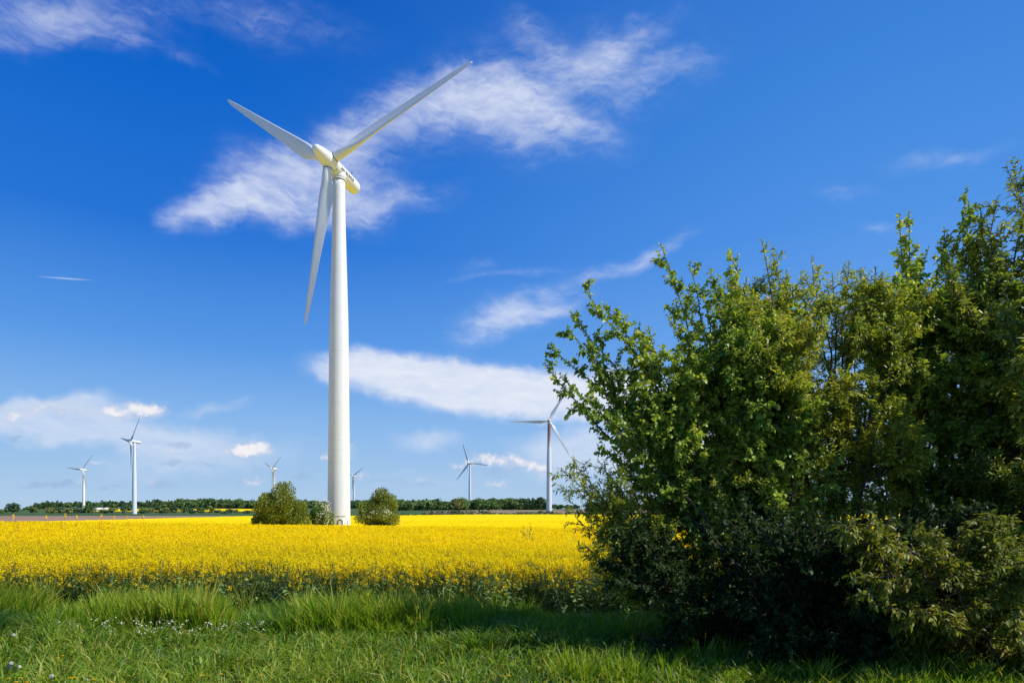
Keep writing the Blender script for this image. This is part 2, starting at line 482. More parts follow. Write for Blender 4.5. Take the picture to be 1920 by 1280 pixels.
M['petal'] = leaf_mat('rapeseed_petal', [(0, (0.42, 0.40, 0.02)), (0.12, (0.90, 0.66, 0.002)), (0.6, (0.96, 0.79, 0.004)), (1, (0.96, 0.80, 0.03))], 0.55, 0.8, 0.04, 1.0)
M['dandelion'] = leaf_mat('dandelion_petal', [(0, (0.72, 0.45, 0.0)), (1, (0.82, 0.58, 0.01))], 0.2, 0.7, 0.2, 1.0)
M['fluff'] = leaf_mat('seed_fluff', [(0, (0.50, 0.50, 0.47)), (1, (0.72, 0.72, 0.70))], 0.4, 0.8, 0.1, 1.0)
M['blossom'] = leaf_mat('white_blossom', [(0, (0.46, 0.48, 0.28)), (1, (0.78, 0.78, 0.60))], 0.3, 0.7, 0.1, 1.0)
M['shrub_olive'] = leaf_mat('field_shrub_leaf', [(0, (0.063, 0.102, 0.019)), (0.5, (0.173, 0.222, 0.028)), (1, (0.301, 0.335, 0.041))], 0.3)
M['shrub_dark'] = leaf_mat('hawthorn_leaf', [(0, (0.045, 0.106, 0.019)), (0.7, (0.112, 0.235, 0.038)), (1, (0.209, 0.383, 0.083))], 0.25)
M['far_leaf'] = leaf_mat('far_leaf', [(0, (0.044, 0.088, 0.039)), (0.5, (0.090, 0.158, 0.050)), (1, (0.173, 0.242, 0.063))], 0.2, 0.7, 0.1)
M['far_olive'] = leaf_mat('far_olive_leaf', [(0, (0.112, 0.134, 0.045)), (0.5, (0.190, 0.220, 0.067)), (1, (0.314, 0.314, 0.101))], 0.2, 0.7, 0.1)
M['far_dark'] = leaf_mat('far_dark_leaf', [(0, (0.034, 0.072, 0.046)), (0.5, (0.066, 0.124, 0.062)), (1, (0.119, 0.192, 0.074))], 0.2, 0.7, 0.1)


def paint_mat(name, base, rust=0.0, chips=0.0, rust_z=(30., 47.), seams=()):
    m, t = new_mat(name)
    v = obj_coord(t)
    n = t.noise(v, 0.35, 5.0, 0.6).outputs['Fac']
    st = t.noise(t.n('ShaderNodeMapping', ins={0: v, 3: (2.6, 2.6, 0.07)}).outputs[0], 1.0, 5.0, 0.6).outputs['Fac']
    c = t.mix(t.smooth(n, 0.3, 0.7, 0.0, 0.3), base, tuple(0.86 * x for x in base))
    c = t.mix(t.smooth(st, 0.52, 0.75, 0.0, 0.22), c, (0.52, 0.50, 0.42))
    z = t.n('ShaderNodeSeparateXYZ', ins={0: v}).outputs
    for sz in seams:
        b = t.math('COMPARE', z[2], sz, 0.05)
        c = t.mix(t.math('MULTIPLY', b, 0.16), c, (0.30, 0.31, 0.31))
    if chips:
        s = t.noise(t.n('ShaderNodeMapping', ins={0: v, 3: (1, 1, 0.55)}).outputs[0], 3.2, 3.0, 0.7).outputs['Fac']
        s2 = t.noise(v, 0.5, 2.0).outputs['Fac']
        k = t.math('MULTIPLY', t.smooth(s, 0.64, 0.69), t.smooth(z[2], 36.0, 44.0, 0.0, 1.0))
        k = t.math('MULTIPLY', k, t.smooth(s2, 0.42, 0.55))
        c = t.mix(t.math('MULTIPLY', k, chips), c, (0.13, 0.11, 0.09))
    if rust:
        s = t.noise(t.n('ShaderNodeMapping', ins={0: v, 3: (1.5, 1.5, 0.12)}).outputs[0], 1.0, 5.0, 0.6).outputs['Fac']
        k = t.math('MULTIPLY', t.smooth(z[2], rust_z[0], rust_z[1]), t.smooth(s, 0.22, 0.48))
        k = t.math('MULTIPLY', k, t.smooth(z[0], -1.2, 0.6, 0.85, 1.0))
        c = t.mix(t.math('MULTIPLY', k, rust), c, (0.26, 0.085, 0.045))
    finish(t, principled(t, c, 0.42, 0.4))
    return m


M['paint'] = paint_mat('white_paint', (0.70, 0.72, 0.73))
M['paint_chip'] = paint_mat('weathered_white_paint', (0.70, 0.72, 0.735), 0.0, 0.9, seams=(9.6, 11.4, 12.6, 17.6, 24.5, 28.3, 36.5))
M['paint_rust'] = paint_mat('rust_streaked_paint', (0.70, 0.72, 0.73), 0.95, 0.0, (33., 42.))
M['paint_tinge'] = paint_mat('rust_tinged_paint', (0.70, 0.72, 0.73), 0.55, 0.0, (26., 46.))
M['blade'] = paint_mat('blade_gelcoat', (0.66, 0.68, 0.67))


def plain_mat(name, c, rough=0.6, metal=0.0):
    m, t = new_mat(name)
    n = t.noise(obj_coord(t), 4.0, 4.0).outputs['Fac']
    finish(t, principled(t, t.mix(t.smooth(n, 0.3, 0.7), c, tuple(0.8 * x for x in c)), rough, 0.4, None, Metallic=metal))
    return m


M['dark'] = plain_mat('dark_seal', (0.04, 0.042, 0.045))
M['letter'] = plain_mat('brown_lettering', (0.10, 0.045, 0.04))
M['stencil'] = plain_mat('black_stencil', (0.03, 0.035, 0.04))
M['doorgrey'] = plain_mat('door_grey', (0.50, 0.50, 0.48))
M['frame'] = plain_mat('door_frame_grey', (0.065, 0.075, 0.085))
M['spray'] = plain_mat('grey_green_spray', (0.22, 0.26, 0.24))
M['steel'] = plain_mat('steel', (0.35, 0.36, 0.38), 0.4, 0.7)
M['roof'] = plain_mat('white_sheet_roof', (0.72, 0.72, 0.72))
M['house'] = plain_mat('pale_wall', (0.50, 0.46, 0.40))


# ------------------------------------------------------------------ ground, fields
def build_ground():
    yy = np.concatenate([np.linspace(-30, 4, 18), np.linspace(4.5, 16, 60), np.geomspace(16.5, 120, 90), np.geomspace(125, 6500, 90)])
    s = np.sinh(np.linspace(-4.2, 4.2, 141)) / np.sinh(4.2)
    xx = s[None, :] * (40 + 1.6 * np.abs(yy))[:, None]
    Y = np.repeat(yy[:, None], 141, 1)
    v, q = grid(xx, Y, ground(xx, Y))
    g = Geo()
    g.add(v, [q])
    tag(g.build('ground', M['verge_land'], smooth=True), kind='structure')


def field_sheet(name, poly_rows, mat, lift, nx=60, rough=0.0, seed=1, wav=0):
    """a sheet over the terrain: poly_rows = list of (y, xleft, xright)"""
    ys = np.concatenate([np.linspace(poly_rows[i][0], poly_rows[i + 1][0], 14)[:-1] for i in range(len(poly_rows) - 1)] + [[poly_rows[-1][0]]])
    xl = np.interp(ys, [p[0] for p in poly_rows], [p[1] for p in poly_rows])
    xr = np.interp(ys, [p[0] for p in poly_rows], [p[2] for p in poly_rows])
    t = np.linspace(0, 1, nx)
    X = xl[:, None] + (xr - xl)[:, None] * t[None]
    Y = np.repeat(ys[:, None], nx, 1)
    Z = ground(X, Y) + lift
    if rough:
        Z = Z + np.random.default_rng(seed).normal(size=Z.shape) * rough
    v, q = grid(X, Y, Z)
    g = Geo()
    g.add(v, [q])
    return g.build(name, mat, smooth=True)


def verge_land_mat():
    """verge near, meadow far: one ground sheet"""
    m, t = new_mat('verge_and_meadow')
    v = obj_coord(t)
    y = t.n('ShaderNodeSeparateXYZ', ins={0: v}).outputs[1]
    n = t.noise(v, 3.0, 8.0, 0.65).outputs['Fac']
    n2 = t.noise(v, 0.03, 5.0, 0.6).outputs['Fac']
    near = t.ramp(n, [(0.3, (0.022, 0.026, 0.012)), (0.55, (0.045, 0.055, 0.02)), (0.75, (0.085, 0.07, 0.04))])
    far = t.ramp(n2, [(0.35, (0.04, 0.075, 0.025)), (0.65, (0.085, 0.13, 0.045))])
    finish(t, principled(t, t.mix(t.smooth(y, 90.0, 130.0), near, far), 0.95, 0.1, bump(t, n, 0.8, 0.04)))
    return m


M['verge_land'] = verge_land_mat()
build_ground()
tag(field_sheet('brown_field', [(92, -420, -84.5), (200, -700, -82.5), (300, -900, -60), (312, -900, -40)], M['brown'], 0.05), kind='structure')
tag(field_sheet('green_field', [(312.5, -900, 40), (360, -1000, 40), (432, -1100, 30)], M['cereal'], 0.05), kind='structure')
tag(field_sheet('stubble_field', [(300, -40, 130), (420, -60, 150), (560, -60, 160)], M['tan'], 0.06), kind='structure')


def crop_mat():
    m, t = new_mat('rapeseed_canopy')
    v = obj_coord(t)
    y = t.n('ShaderNodeSeparateXYZ', ins={0: v}).outputs[1]
    n = t.noise(v, 9.0, 6.0, 0.7).outputs['Fac']
    n2 = t.noise(t.n('ShaderNodeMapping', ins={0: v, 3: (0.05, 0.35, 1)}).outputs[0], 1.0, 5.0, 0.6).outputs['Fac']
    n3 = t.noise(v, 1.6, 5.0, 0.7).outputs['Fac']
    c = t.ramp(n, [(0.30, (0.52, 0.41, 0.008)), (0.45, (0.78, 0.56, 0.002)), (0.6, (0.88, 0.64, 0.002))])
    c = t.mix(t.smooth(n2, 0.45, 0.7, 0.0, 0.28), c, (0.52, 0.43, 0.01))
    c = t.mix(t.smooth(n3, 0.5, 0.75, 0.0, 0.25), c, (0.83, 0.68, 0.02))
    finish(t, principled(t, c, 0.9, 0.02, bump(t, n, 0.6, 0.06)))
    return m


M['crop'] = crop_mat()
M['crop_under'] = soil_mat('crop_understorey', (0.30, 0.24, 0.012), (0.78, 0.57, 0.004), 7.0)


def build_rapeseed():
    rng = np.random.default_rng(11)
    # ---- leafy understorey and far flower canopy (one crop, one mass)
    ys = np.geomspace(16.8, 60, 130)
    t = np.linspace(-1.0, 0.95, 200)
    X = t[None] * ys[:, None]
    Y = np.repeat(ys[:, None], 200, 1)
    Z = ground(X, Y) + crop_h(Y) * np.interp(Y, [16.8, 19, 26], [0.5, 0.74, 0.84]) + rng.normal(size=X.shape) * 0.06
    g = Geo()
    v, q = grid(X, Y, Z)
    g.add(v, [q])
    root = g.build('rapeseed_crop', M['crop_under'])
    tag(root, kind='stuff')
    ys = np.concatenate([np.geomspace(44, 110, 120), np.linspace(111, 206, 70)])
    t = np.linspace(0, 1, 240)
    xl = np.maximum(-1.02 * ys, np.interp(ys, [44, 206], [-84, -81.5]))
    X = xl[:, None] + (0.95 * ys - xl)[:, None] * t[None]
    Y = np.repeat(ys[:, None], 240, 1)
    Z = ground(X, Y) + crop_h(Y) - 0.06 + rng.normal(size=X.shape) * np.interp(Y, [44, 80, 200], [.07, .06, .03])
    Z[-1] -= 1.0
    v, q = grid(X, Y, Z)
    g = Geo()
    g.add(v, [q])
    g.build('flower_canopy', M['crop'], root)

    petals, stems, lvs = Geo(), Geo(), Geo()

    def raceme(base, axis, hgt, rad, k, size):
        """k small flowers round each axis"""
        m = len(base)
        s = rng.random((m, k)) ** 0.8
        th = rng.random((m, k)) * 2 * np.pi
        u = norm(np.cross(axis, rng.normal(size=(m, 3))))
        w = np.cross(axis, u)
        rr = rad[:, None] * (0.35 + 0.65 * np.sqrt(np.clip(1 - s ** 2, 0, 1))) * (0.6 + 0.4 * rng.random((m, k)))
        out = np.cos(th)[..., None] * u[:, None] + np.sin(th)[..., None] * w[:, None]
        p = base[:, None] + axis[:, None] * (s * hgt[:, None])[..., None] + out * rr[..., None]
        p = p.reshape(-1, 3)
        nr = norm(out.reshape(-1, 3) + np.repeat(axis, k, 0) * 1.5 + rng.normal(size=(m * k, 3)) * 0.45)
        a = norm(np.cross(nr, rng.normal(size=(m * k, 3))))
        b = np.cross(nr, a)
        sz = np.repeat(size, k) * (0.75 + 0.5 * rng.random(m * k))
        ti = np.clip(0.55 + 0.35 * rng.normal(size=m * k), 0.1, 1)
        ti = np.where(rng.random(m * k) < 0.06, 0.0, ti)
        quads(petals, p, a * sz[:, None], b * sz[:, None] * 0.85, ti)

    # ---- front plants with stems, side branches, leaves
    N = 13500
    y = 11.0 + (rng.random(N) ** 1.25) * 9.6
    x = (rng.random(N) * 1.5 - 0.92) * y
    edge = 11.65 + 0.45 * np.sin(x * 0.9) + 0.35 * np.sin(x * 2.3 + 1.0) + 0.25 * np.sin(x * 5.1)
    edge = edge - 0.9 * sstep(x, 1.0, 4.0)
    gap = ((x + 5.0) ** 2 + ((y - 12.6) / 0.9) ** 2) < 0.35
    keep = (y > edge) & ~gap
    x, y = x[keep], y[keep]
    N = len(x)
    z = ground(x, y)
    h = crop_h(y) * (0.86 + 0.26 * rng.random(N)) * np.where(y < edge[keep] + 0.8, np.where(rng.random(N) < .16, .6 + .3 * rng.random(N), 0.92 + 0.12 * rng.random(N)), 1.0)
    lean = rng.normal(size=(N, 2)) * 0.10 * h[:, None]
    tt = np.linspace(0, 1, 4)
    P = np.stack([x[:, None] + lean[:, :1] * tt ** 1.6, y[:, None] + lean[:, 1:] * tt ** 1.6, z[:, None] + h[:, None] * tt * 0.93], -1)
    tubes(stems, P, np.repeat(np.array([[.007, .006, .005, .003]]), N, 0), 3, rng.random(N))
    top, ax = P[:, -1], norm(P[:, -1] - P[:, -2])
    raceme(top, ax, 0.06 + 0.07 * rng.random(N), 0.030 + 0.012 * rng.random(N), 16, np.full(N, .0125))
    for k in range(4):
        s = 0.68 + 0.24 * rng.random(N)
        s = np.where((rng.random(N) < .30) & (y < edge[keep] + 1.2), .35 + .35 * rng.random(N), s)
        b0 = np.stack([x + lean[:, 0] * s ** 1.6, y + lean[:, 1] * s ** 1.6, z + h * s * 0.93], -1)
        th = rng.random(N) * 2 * np.pi
        L = (0.18 + 0.26 * rng.random(N)) * h * (1.25 - s) * 1.25
        dr = norm(np.stack([np.cos(th) * .5, np.sin(th) * .5, np.full(N, 1.0)], -1))
        b1 = b0 + dr * (L * .55)[:, None]
        b2 = b1 + norm(dr + np.array([0, 0, .6])) * (L * .45)[:, None]
        tubes(stems, np.stack([b0, b1, b2], 1), np.repeat(np.array([[.004, .0035, .0025]]), N, 0), 3, rng.random(N))
        raceme(b2, norm(b2 - b1), 0.045 + 0.06 * rng.random(N), 0.026 + 0.012 * rng.random(N), 12, np.full(N, .012))
    for k in range(12):
        s = 0.06 + 0.74 * rng.random(N)
        p = np.stack([x + lean[:, 0] * s ** 1.6, y + lean[:, 1] * s ** 1.6, z + h * s * 0.93], -1)
        th = rng.random(N) * 2 * np.pi
        a = np.stack([np.cos(th), np.sin(th), 0.55 - 0.7 * rng.random(N)], -1)
        L = (0.07 + 0.12 * rng.random(N)) * (1.25 - 0.75 * s)
        leaves(lvs, p, a, np.repeat([[0, 0, 1.]], N, 0) + rng.normal(size=(N, 3)) * .3, L, L * 0.42, 0.3 + 0.3 * rng.random(N), rng.random(N))
    # ---- the field behind the front rows: flower heads only
    def heads(y0, y1, dens, k, hgt, rad, size, sub=0.3, xa=-1.0, xb=0.55):
        n = int(dens * 0.5 * (xb - xa) * (y1 ** 2 - y0 ** 2))
        y = np.sqrt(y0 ** 2 + rng.random(n) * (y1 ** 2 - y0 ** 2))
        x = (xa + rng.random(n) * (xb - xa)) * y
        ok = x > np.interp(y, [44, 206], [-84, -81.5]) + 0.3
        x, y = x[ok], y[ok]
        n = len(x)
        clump = 0.05 * np.sin(x * 2.1 + np.sin(y * 1.3) * 2) + 0.05 * np.sin(y * 2.9 + x * .7)
        zz = ground(x, y) + crop_h(y) + clump + 0.02 - sub * rng.random(n) ** 1.6 + np.where(rng.random(n) < .03, .10 * rng.random(n), 0)
        ax = norm(np.stack([rng.normal(size=n) * .22, rng.normal(size=n) * .22, np.ones(n)], -1))
        raceme(np.stack([x, y, zz - hgt], -1), ax, np.full(n, hgt), np.full(n, rad), k, np.full(n, size))
        return x, y, zz

    hx, hy, hz = heads(16.8, 28, 115, 9, 0.10, 0.040, 0.020, 0.32)
    n = len(hx)
    P = np.stack([np.stack([hx, hy, hz - .5], -1), np.stack([hx, hy, hz - .08], -1)], 1)
    sel = rng.random(n) < .3
    tubes(stems, P[sel], np.full((sel.sum(), 2), .004), 3, rng.random(sel.sum()))
    heads(28, 44, 85, 6, 0.12, 0.048, 0.025, 0.18)
    heads(44, 70, 30, 5, 0.12, 0.06, 0.032, 0.10)
    heads(70, 112, 5.0, 4, 0.10, 0.09, 0.05, 0.05)
    petals.build('flowers', M['petal'], root)
    stems.build('stems', M['stem'], root)
    lvs.build('foliage', M['rape_leaf'], root)

    # ---- single stalks that stand above the crop on the left
    for i, (px, py, d) in enumerate([(40, 967, 27), (85, 969, 29), (118, 966, 28), (137, 969, 30), (190, 966, 31), (205, 970, 30), (243, 969, 33), (270, 969, 31)]):
        top = at(px, py, d)
        gx, gy = top[0], top[1]
        gz = float(ground(gx, gy))
        lab = ['yellow rapeseed stalk rising above the crop at the far left edge of the field', 'bushy yellow rapeseed stalk above the crop, just right of the round dark tree',
               'tall double-headed rapeseed stalk standing against the brown field left of the small turbine', 'slim rapeseed stalk above the crop just left of the small rust-tinged turbine',
               'tall rapeseed stalk above the crop below the white farm roofs', 'tallest thin rapeseed stalk above the crop against the brown field, right of the farm roofs',
               'curled rapeseed stalk above the crop directly left below the tall left turbine', 'last rapeseed stalk above the crop, just right of the tall left turbine'][i]
        e = empty('rapeseed_plant', (gx, gy, gz), lab, 'rapeseed plant', 'rapeseed stalks standing above the crop')
        L = top[2] - gz
        st = Geo()
        a = rng.normal(size=2) * .12
        P = np.array([[[a[0] * q ** 2, a[1] * q ** 2, L * q] for q in np.linspace(0, 1, 5)]])
        tubes(st, P, np.array([[.009, .008, .006, .005, .003]]), 4, 0.4)
        petals_keep = petals

        def head(p, hgt, rad, k, size):
            nonlocal petals
            petals = Geo()
            tubes(petals, np.stack([p - np.array([[0, 0, hgt * .6]]), p + np.array([[0, 0, hgt * .4]])], 1), np.full((1, 2), .006), 4, .1)
            raceme(p - np.array([[0, 0, hgt * .6]]), np.array([[0, 0, 1.]]), np.array([hgt]), np.array([rad]), k, np.array([size]))
            petals.build('flower_head', M['petal'], e)
        head(P[:, -1], .20, .05, 40, .021)
        for k in range(5):
            s0 = P[0, 3] * (0.97 - .06 * k)
            th = rng.random() * 6.28
            tip = s0 + np.array([math.cos(th) * .12, math.sin(th) * .12, .17 + .08 * rng.random()])
            tubes(st, np.array([[s0, (s0 + tip) / 2 + np.array([math.cos(th) * .03, math.sin(th) * .03, -.01]), tip]]), np.array([[.004, .004, .003]]), 3, .5)
            head(tip[None], .16, .045, 28, .020)
        petals = petals_keep
        st.build('stem', M['stem'], e)


def build_weed():
    rng = np.random.default_rng(5)
    b = at(990, 1012, 27)
    gz = float(ground(b[0], b[1]))
    e = empty('weed_plant', (b[0], b[1], gz), 'dark green branching weed poking up out of the yellow crop near the leafy bushes', 'plant')
    st, lf = Geo(), Geo()
    for k in range(9):
        th = rng.random() * 6.28
        L = 1.15 + .7 * rng.random()
        q = np.linspace(0, 1, 6)
        P = np.stack([math.cos(th) * .32 * q ** 1.5, math.sin(th) * .2 * q ** 1.5, L * q], -1)
        tubes(st, P[None], np.linspace(.008, .003, 6)[None], 4, .2)
        m = 26
        s = .45 + .55 * rng.random(m)
        p = np.stack([np.interp(s, q, P[:, i]) for i in range(3)], -1)
        leaves(lf, p, rand_dirs(rng, m, .6), rand_dirs(rng, m, .5), np.full(m, .09), np.full(m, .03), np.full(m, .2), rng.random(m) * .8)
    st.build('stem', M['stem'], e)
    lf.build('leaves', M['rape_leaf'], e)


build_rapeseed()
build_weed()


# ------------------------------------------------------------------ verge grass and flowers
def build_grass():
    rng = np.random.default_rng(3)
    g = Geo()

    def blades(x, y, h, w, ti, bend, dirx=None, dirs=None):
        m = len(x)
        z = ground(x, y)
        th = rng.random(m) * 2 * np.pi
        d = np.stack([np.cos(th), np.sin(th), np.zeros(m)], -1)
        if dirs is not None:
            d = norm(d * .45 + dirs)
        if dirx is not None:
            d = norm(d + dirx)
            d[:, 2] = 0
        ph = rng.random(m) * np.pi
        sd = np.stack([np.cos(ph), np.sin(ph), np.zeros(m)], -1)
        b = np.stack([x, y, z - .02], -1)
        up = np.array([0, 0, 1.])
        bd = bend * (0.4 + 1.2 * rng.random(m))
        m1 = b + up * (h * .55)[:, None] + d * (h * bd * .22)[:, None]
        tp = b + up * (h * (1 - .25 * np.minimum(bd, 1.6)))[:, None] + d * (h * bd * .75)[:, None]
        v = np.stack([b - sd * (w * .42)[:, None], b + sd * (w * .42)[:, None], m1 - sd * (w * .5)[:, None], m1 + sd * (w * .5)[:, None], tp], 1).reshape(-1, 3)
        i = (np.arange(m) * 5)[:, None]
        g.add(v, [i + np.array([[0, 1, 3, 2]]), i + np.array([[2, 3, 4]])], np.repeat(ti, 5))

    def patchy(x, y, s, o):
        return (np.sin(x * s + o) * np.cos(y * s * 1.3 + o * 2) + np.sin(x * s * 2.3 + y * s * 1.7 + o) * .6 + np.sin(x * s * 5.1 - y * s * 3.7) * .3) / 1.9

    def clumped(cx, cy, per, spread):
        """blades leaning out of the middle of each tuft"""
        k = len(cx)
        i = np.repeat(np.arange(k), per)
        off = rng.normal(size=(len(i), 2)) * (spread * (.6 + .8 * rng.random(k)))[i][:, None]
        dd = np.concatenate([norm(off), np.zeros((len(i), 1))], 1)
        return cx[i] + off[:, 0], cy[i] + off[:, 1], dd, i

    # turf over the whole verge
    nc = 9500
    cy = np.sqrt(5.6 ** 2 + rng.random(nc) * (13.2 ** 2 - 5.6 ** 2))
    cxx = (rng.random(nc) * 1.86 - 0.93) * cy
    x, y, dirs, ci = clumped(cxx, cy, 11, .055)
    n = len(x)
    ch = (.75 + .55 * rng.random(nc))[ci]
    ct = (rng.normal(size=nc) * .16)[ci]
    pt = patchy(x, y, 0.9, 1.0)
    bare = (((x + 2.9) / .5) ** 2 + ((y - 8.7) / .35) ** 2 < 1) & (rng.random(n) < .7)
    x, y, pt, dirs, ch, ct = x[~bare], y[~bare], pt[~bare], dirs[~bare], ch[~bare], ct[~bare]
    n = len(x)
    far = sstep(y, 7.4, 9.6)
    h = 0.11 + 0.10 * rng.random(n) + 0.06 * pt + far * (.03 + .05 * pt)
    h = np.maximum(h, .06) * (1 - .5 * sstep(y, 11.8, 13.0))
    ti = np.clip(0.47 + 0.20 * pt + ct + 0.14 * rng.normal(size=n) + .06 * (1 - far), 0.02, .90)
    ti = np.where(rng.random(n) < .17, .88 + .12 * rng.random(n), ti)
    blades(x, y, h * ch * 1.45, .008 + .009 * rng.random(n), ti, 0.95, None, dirs * .9)
    n = 45000
    y = np.sqrt(5.6 ** 2 + rng.random(n) * (13 ** 2 - 5.6 ** 2))
    x = (rng.random(n) * 1.86 - 0.93) * y
    blades(x, y, .07 + .08 * rng.random(n), .006 + .005 * rng.random(n), np.clip(.4 + .2 * rng.normal(size=n), 0, .9), .9)

    # tall tussocks
    def tuss(px0, px1, d0, d1, n, h, ti, bend, w=.009, lean=None, sd=.12):
        w, h, n = w * 2.0, h * .90, int(n * .58)
        kc = max(4, n // 18)
        cy = d0 + (d1 - d0) * rng.random(kc)
        cxx = ((px0 + (px1 - px0) * rng.random(kc)) - CX) / F * cy
        x, y, dirs, ci = clumped(cxx, cy, 18, .05)
        n = len(x)
        ck, ct = (.55 + .72 * rng.random(kc))[ci], (rng.normal(size=kc) * .14)[ci]
        pt = patchy(x, y, 2.2, .3) + ct * 8
        hh = h * ck * (.72 + .32 * rng.random(n) + .16 * pt)
        e = .45 + np.minimum(1, np.minimum((x - (px0 - CX) / F * y) / .25, ((px1 - CX) / F * y - x) / .25))
        blades(x, y, hh * (.55 + .45 * np.clip(e, 0, 1)), w * (.7 + .6 * rng.random(n)), np.clip(ti + sd * rng.normal(size=n) + .08 * pt, 0, .93), bend, lean, dirs * .8)

    tuss(-70, 415, 9.2, 11.4, 10000, .42, .52, .5, .008)
    tuss(470, 1010, 8.5, 11.4, 17000, .42, .52, .5, .008)
    tuss(-70, 1010, 9.4, 11.8, 1500, .80, .80, .30, .006)
    tuss(-70, 1010, 8.2, 9.2, 7000, .26, .45, .6, .007)
    tuss(165, 428, 8.8, 11.2, 19000, .66, .70, .34, .011)
    tuss(-70, 80, 9.8, 12.3, 8500, .80, .70, .50, .009, np.array([1.2, 0, 0]))
    tuss(-70, 75, 8.3, 9.9, 6500, .50, .06, .75, .006, np.array([1.1, 0, 0]))
    tuss(45, 95, 8.6, 9.4, 1800, .40, .05, .65, .006)
    tuss(75, 200, 8.8, 11.0, 8500, .48, .55, .45, .009)
    tuss(430, 480, 8.9, 9.6, 1300, .26, .4, .6, .006)
    tuss(460, 600, 8.6, 10.8, 9500, .50, .30, .55, .007)
    tuss(495, 560, 8.7, 9.7, 2600, .48, .05, .65, .006)
    tuss(555, 725, 8.6, 11.0, 14000, .62, .66, .42, .010)
    tuss(682, 708, 9.2, 10.9, 1500, .55, .25, .4, .008)
    tuss(712, 802, 8.8, 11.0, 7200, .64, .68, .42, .010)
    tuss(800, 892, 9.0, 11.0, 6200, .60, .68, .42, .010)
    tuss(880, 1020, 9.4, 11.0, 5600, .50, .5, .5, .008)
    tuss(560, 860, 8.6, 9.2, 2600, .22, .3, .7, .006)
    tuss(860, 1010, 7.7, 8.8, 3600, .38, .30, 1.1, .010, np.array([.6, -.3, 0]))
    tuss(1000, 1560, 8.0, 10.6, 15000, .44, .45, .55, .008)
    tuss(1040, 1620, 6.2, 7.3, 9000, .30, .60, .5, .008)
    tuss(1600, 2000, 5.4, 6.7, 6500, .30, .58, .5, .008)
    o = g.build('grass', M['grass'])
    tag(o, 'green verge grass in front of the crop', None, None, 'stuff')

    # small white flowers in a drift
    f, s2 = Geo(), Geo()
    n = 120
    cxs = np.array([[-4.8, 8.45, 1.0, .35], [-4.0, 8.35, .9, .3], [-5.5, 8.4, .5, .3], [-3.6, 8.6, .35, .25]])
    k = rng.choice(4, n, p=[.42, .33, .15, .10])
    x = cxs[k, 0] + cxs[k, 2] * rng.normal(size=n) * .55
    y = cxs[k, 1] + cxs[k, 3] * rng.normal(size=n) * .6
    z = ground(x, y) + .16 + .15 * rng.random(n)
    for j in range(5):
        p = np.stack([x, y, z], -1) + rng.normal(size=(n, 3)) * .014
        nr = rand_dirs(rng, n, 1.0)
        a = norm(np.cross(nr, rng.normal(size=(n, 3))))
        s = .007 + .006 * rng.random(n)
        quads(f, p, a * s[:, None], np.cross(nr, a) * s[:, None], rng.random(n))
    tubes(s2, np.stack([np.stack([x, y, z - .2], -1), np.stack([x, y, z], -1)], 1), np.full((n, 2), .0025), 3, .7)
    o = f.build('white_flowers', M['blossom'])
    tag(o, 'drift of tiny white flowers in the grass', None, None, 'stuff')
    s2.build('stems', M['grass'], o)
    # rosettes of broad weed leaves on the verge
    lf = Geo()
    n = 2600
    y = np.sqrt(6.2 ** 2 + rng.random(n) * (12.6 ** 2 - 6.2 ** 2))
    x = (rng.random(n) * 1.8 - 0.9) * y
    p = np.stack([x, y, ground(x, y) + .04 + .12 * rng.random(n)], -1)
    L = .05 + .06 * rng.random(n)
    leaves(lf, p, rand_dirs(rng, n, .5), rand_dirs(rng, n, 1.2), L, L * .4, np.full(n, .35), .2 + .6 * rng.random(n))
    tag(lf.build('weed_leaves', M['grass']), 'broad weed leaves low among the grass', None, None, 'stuff')


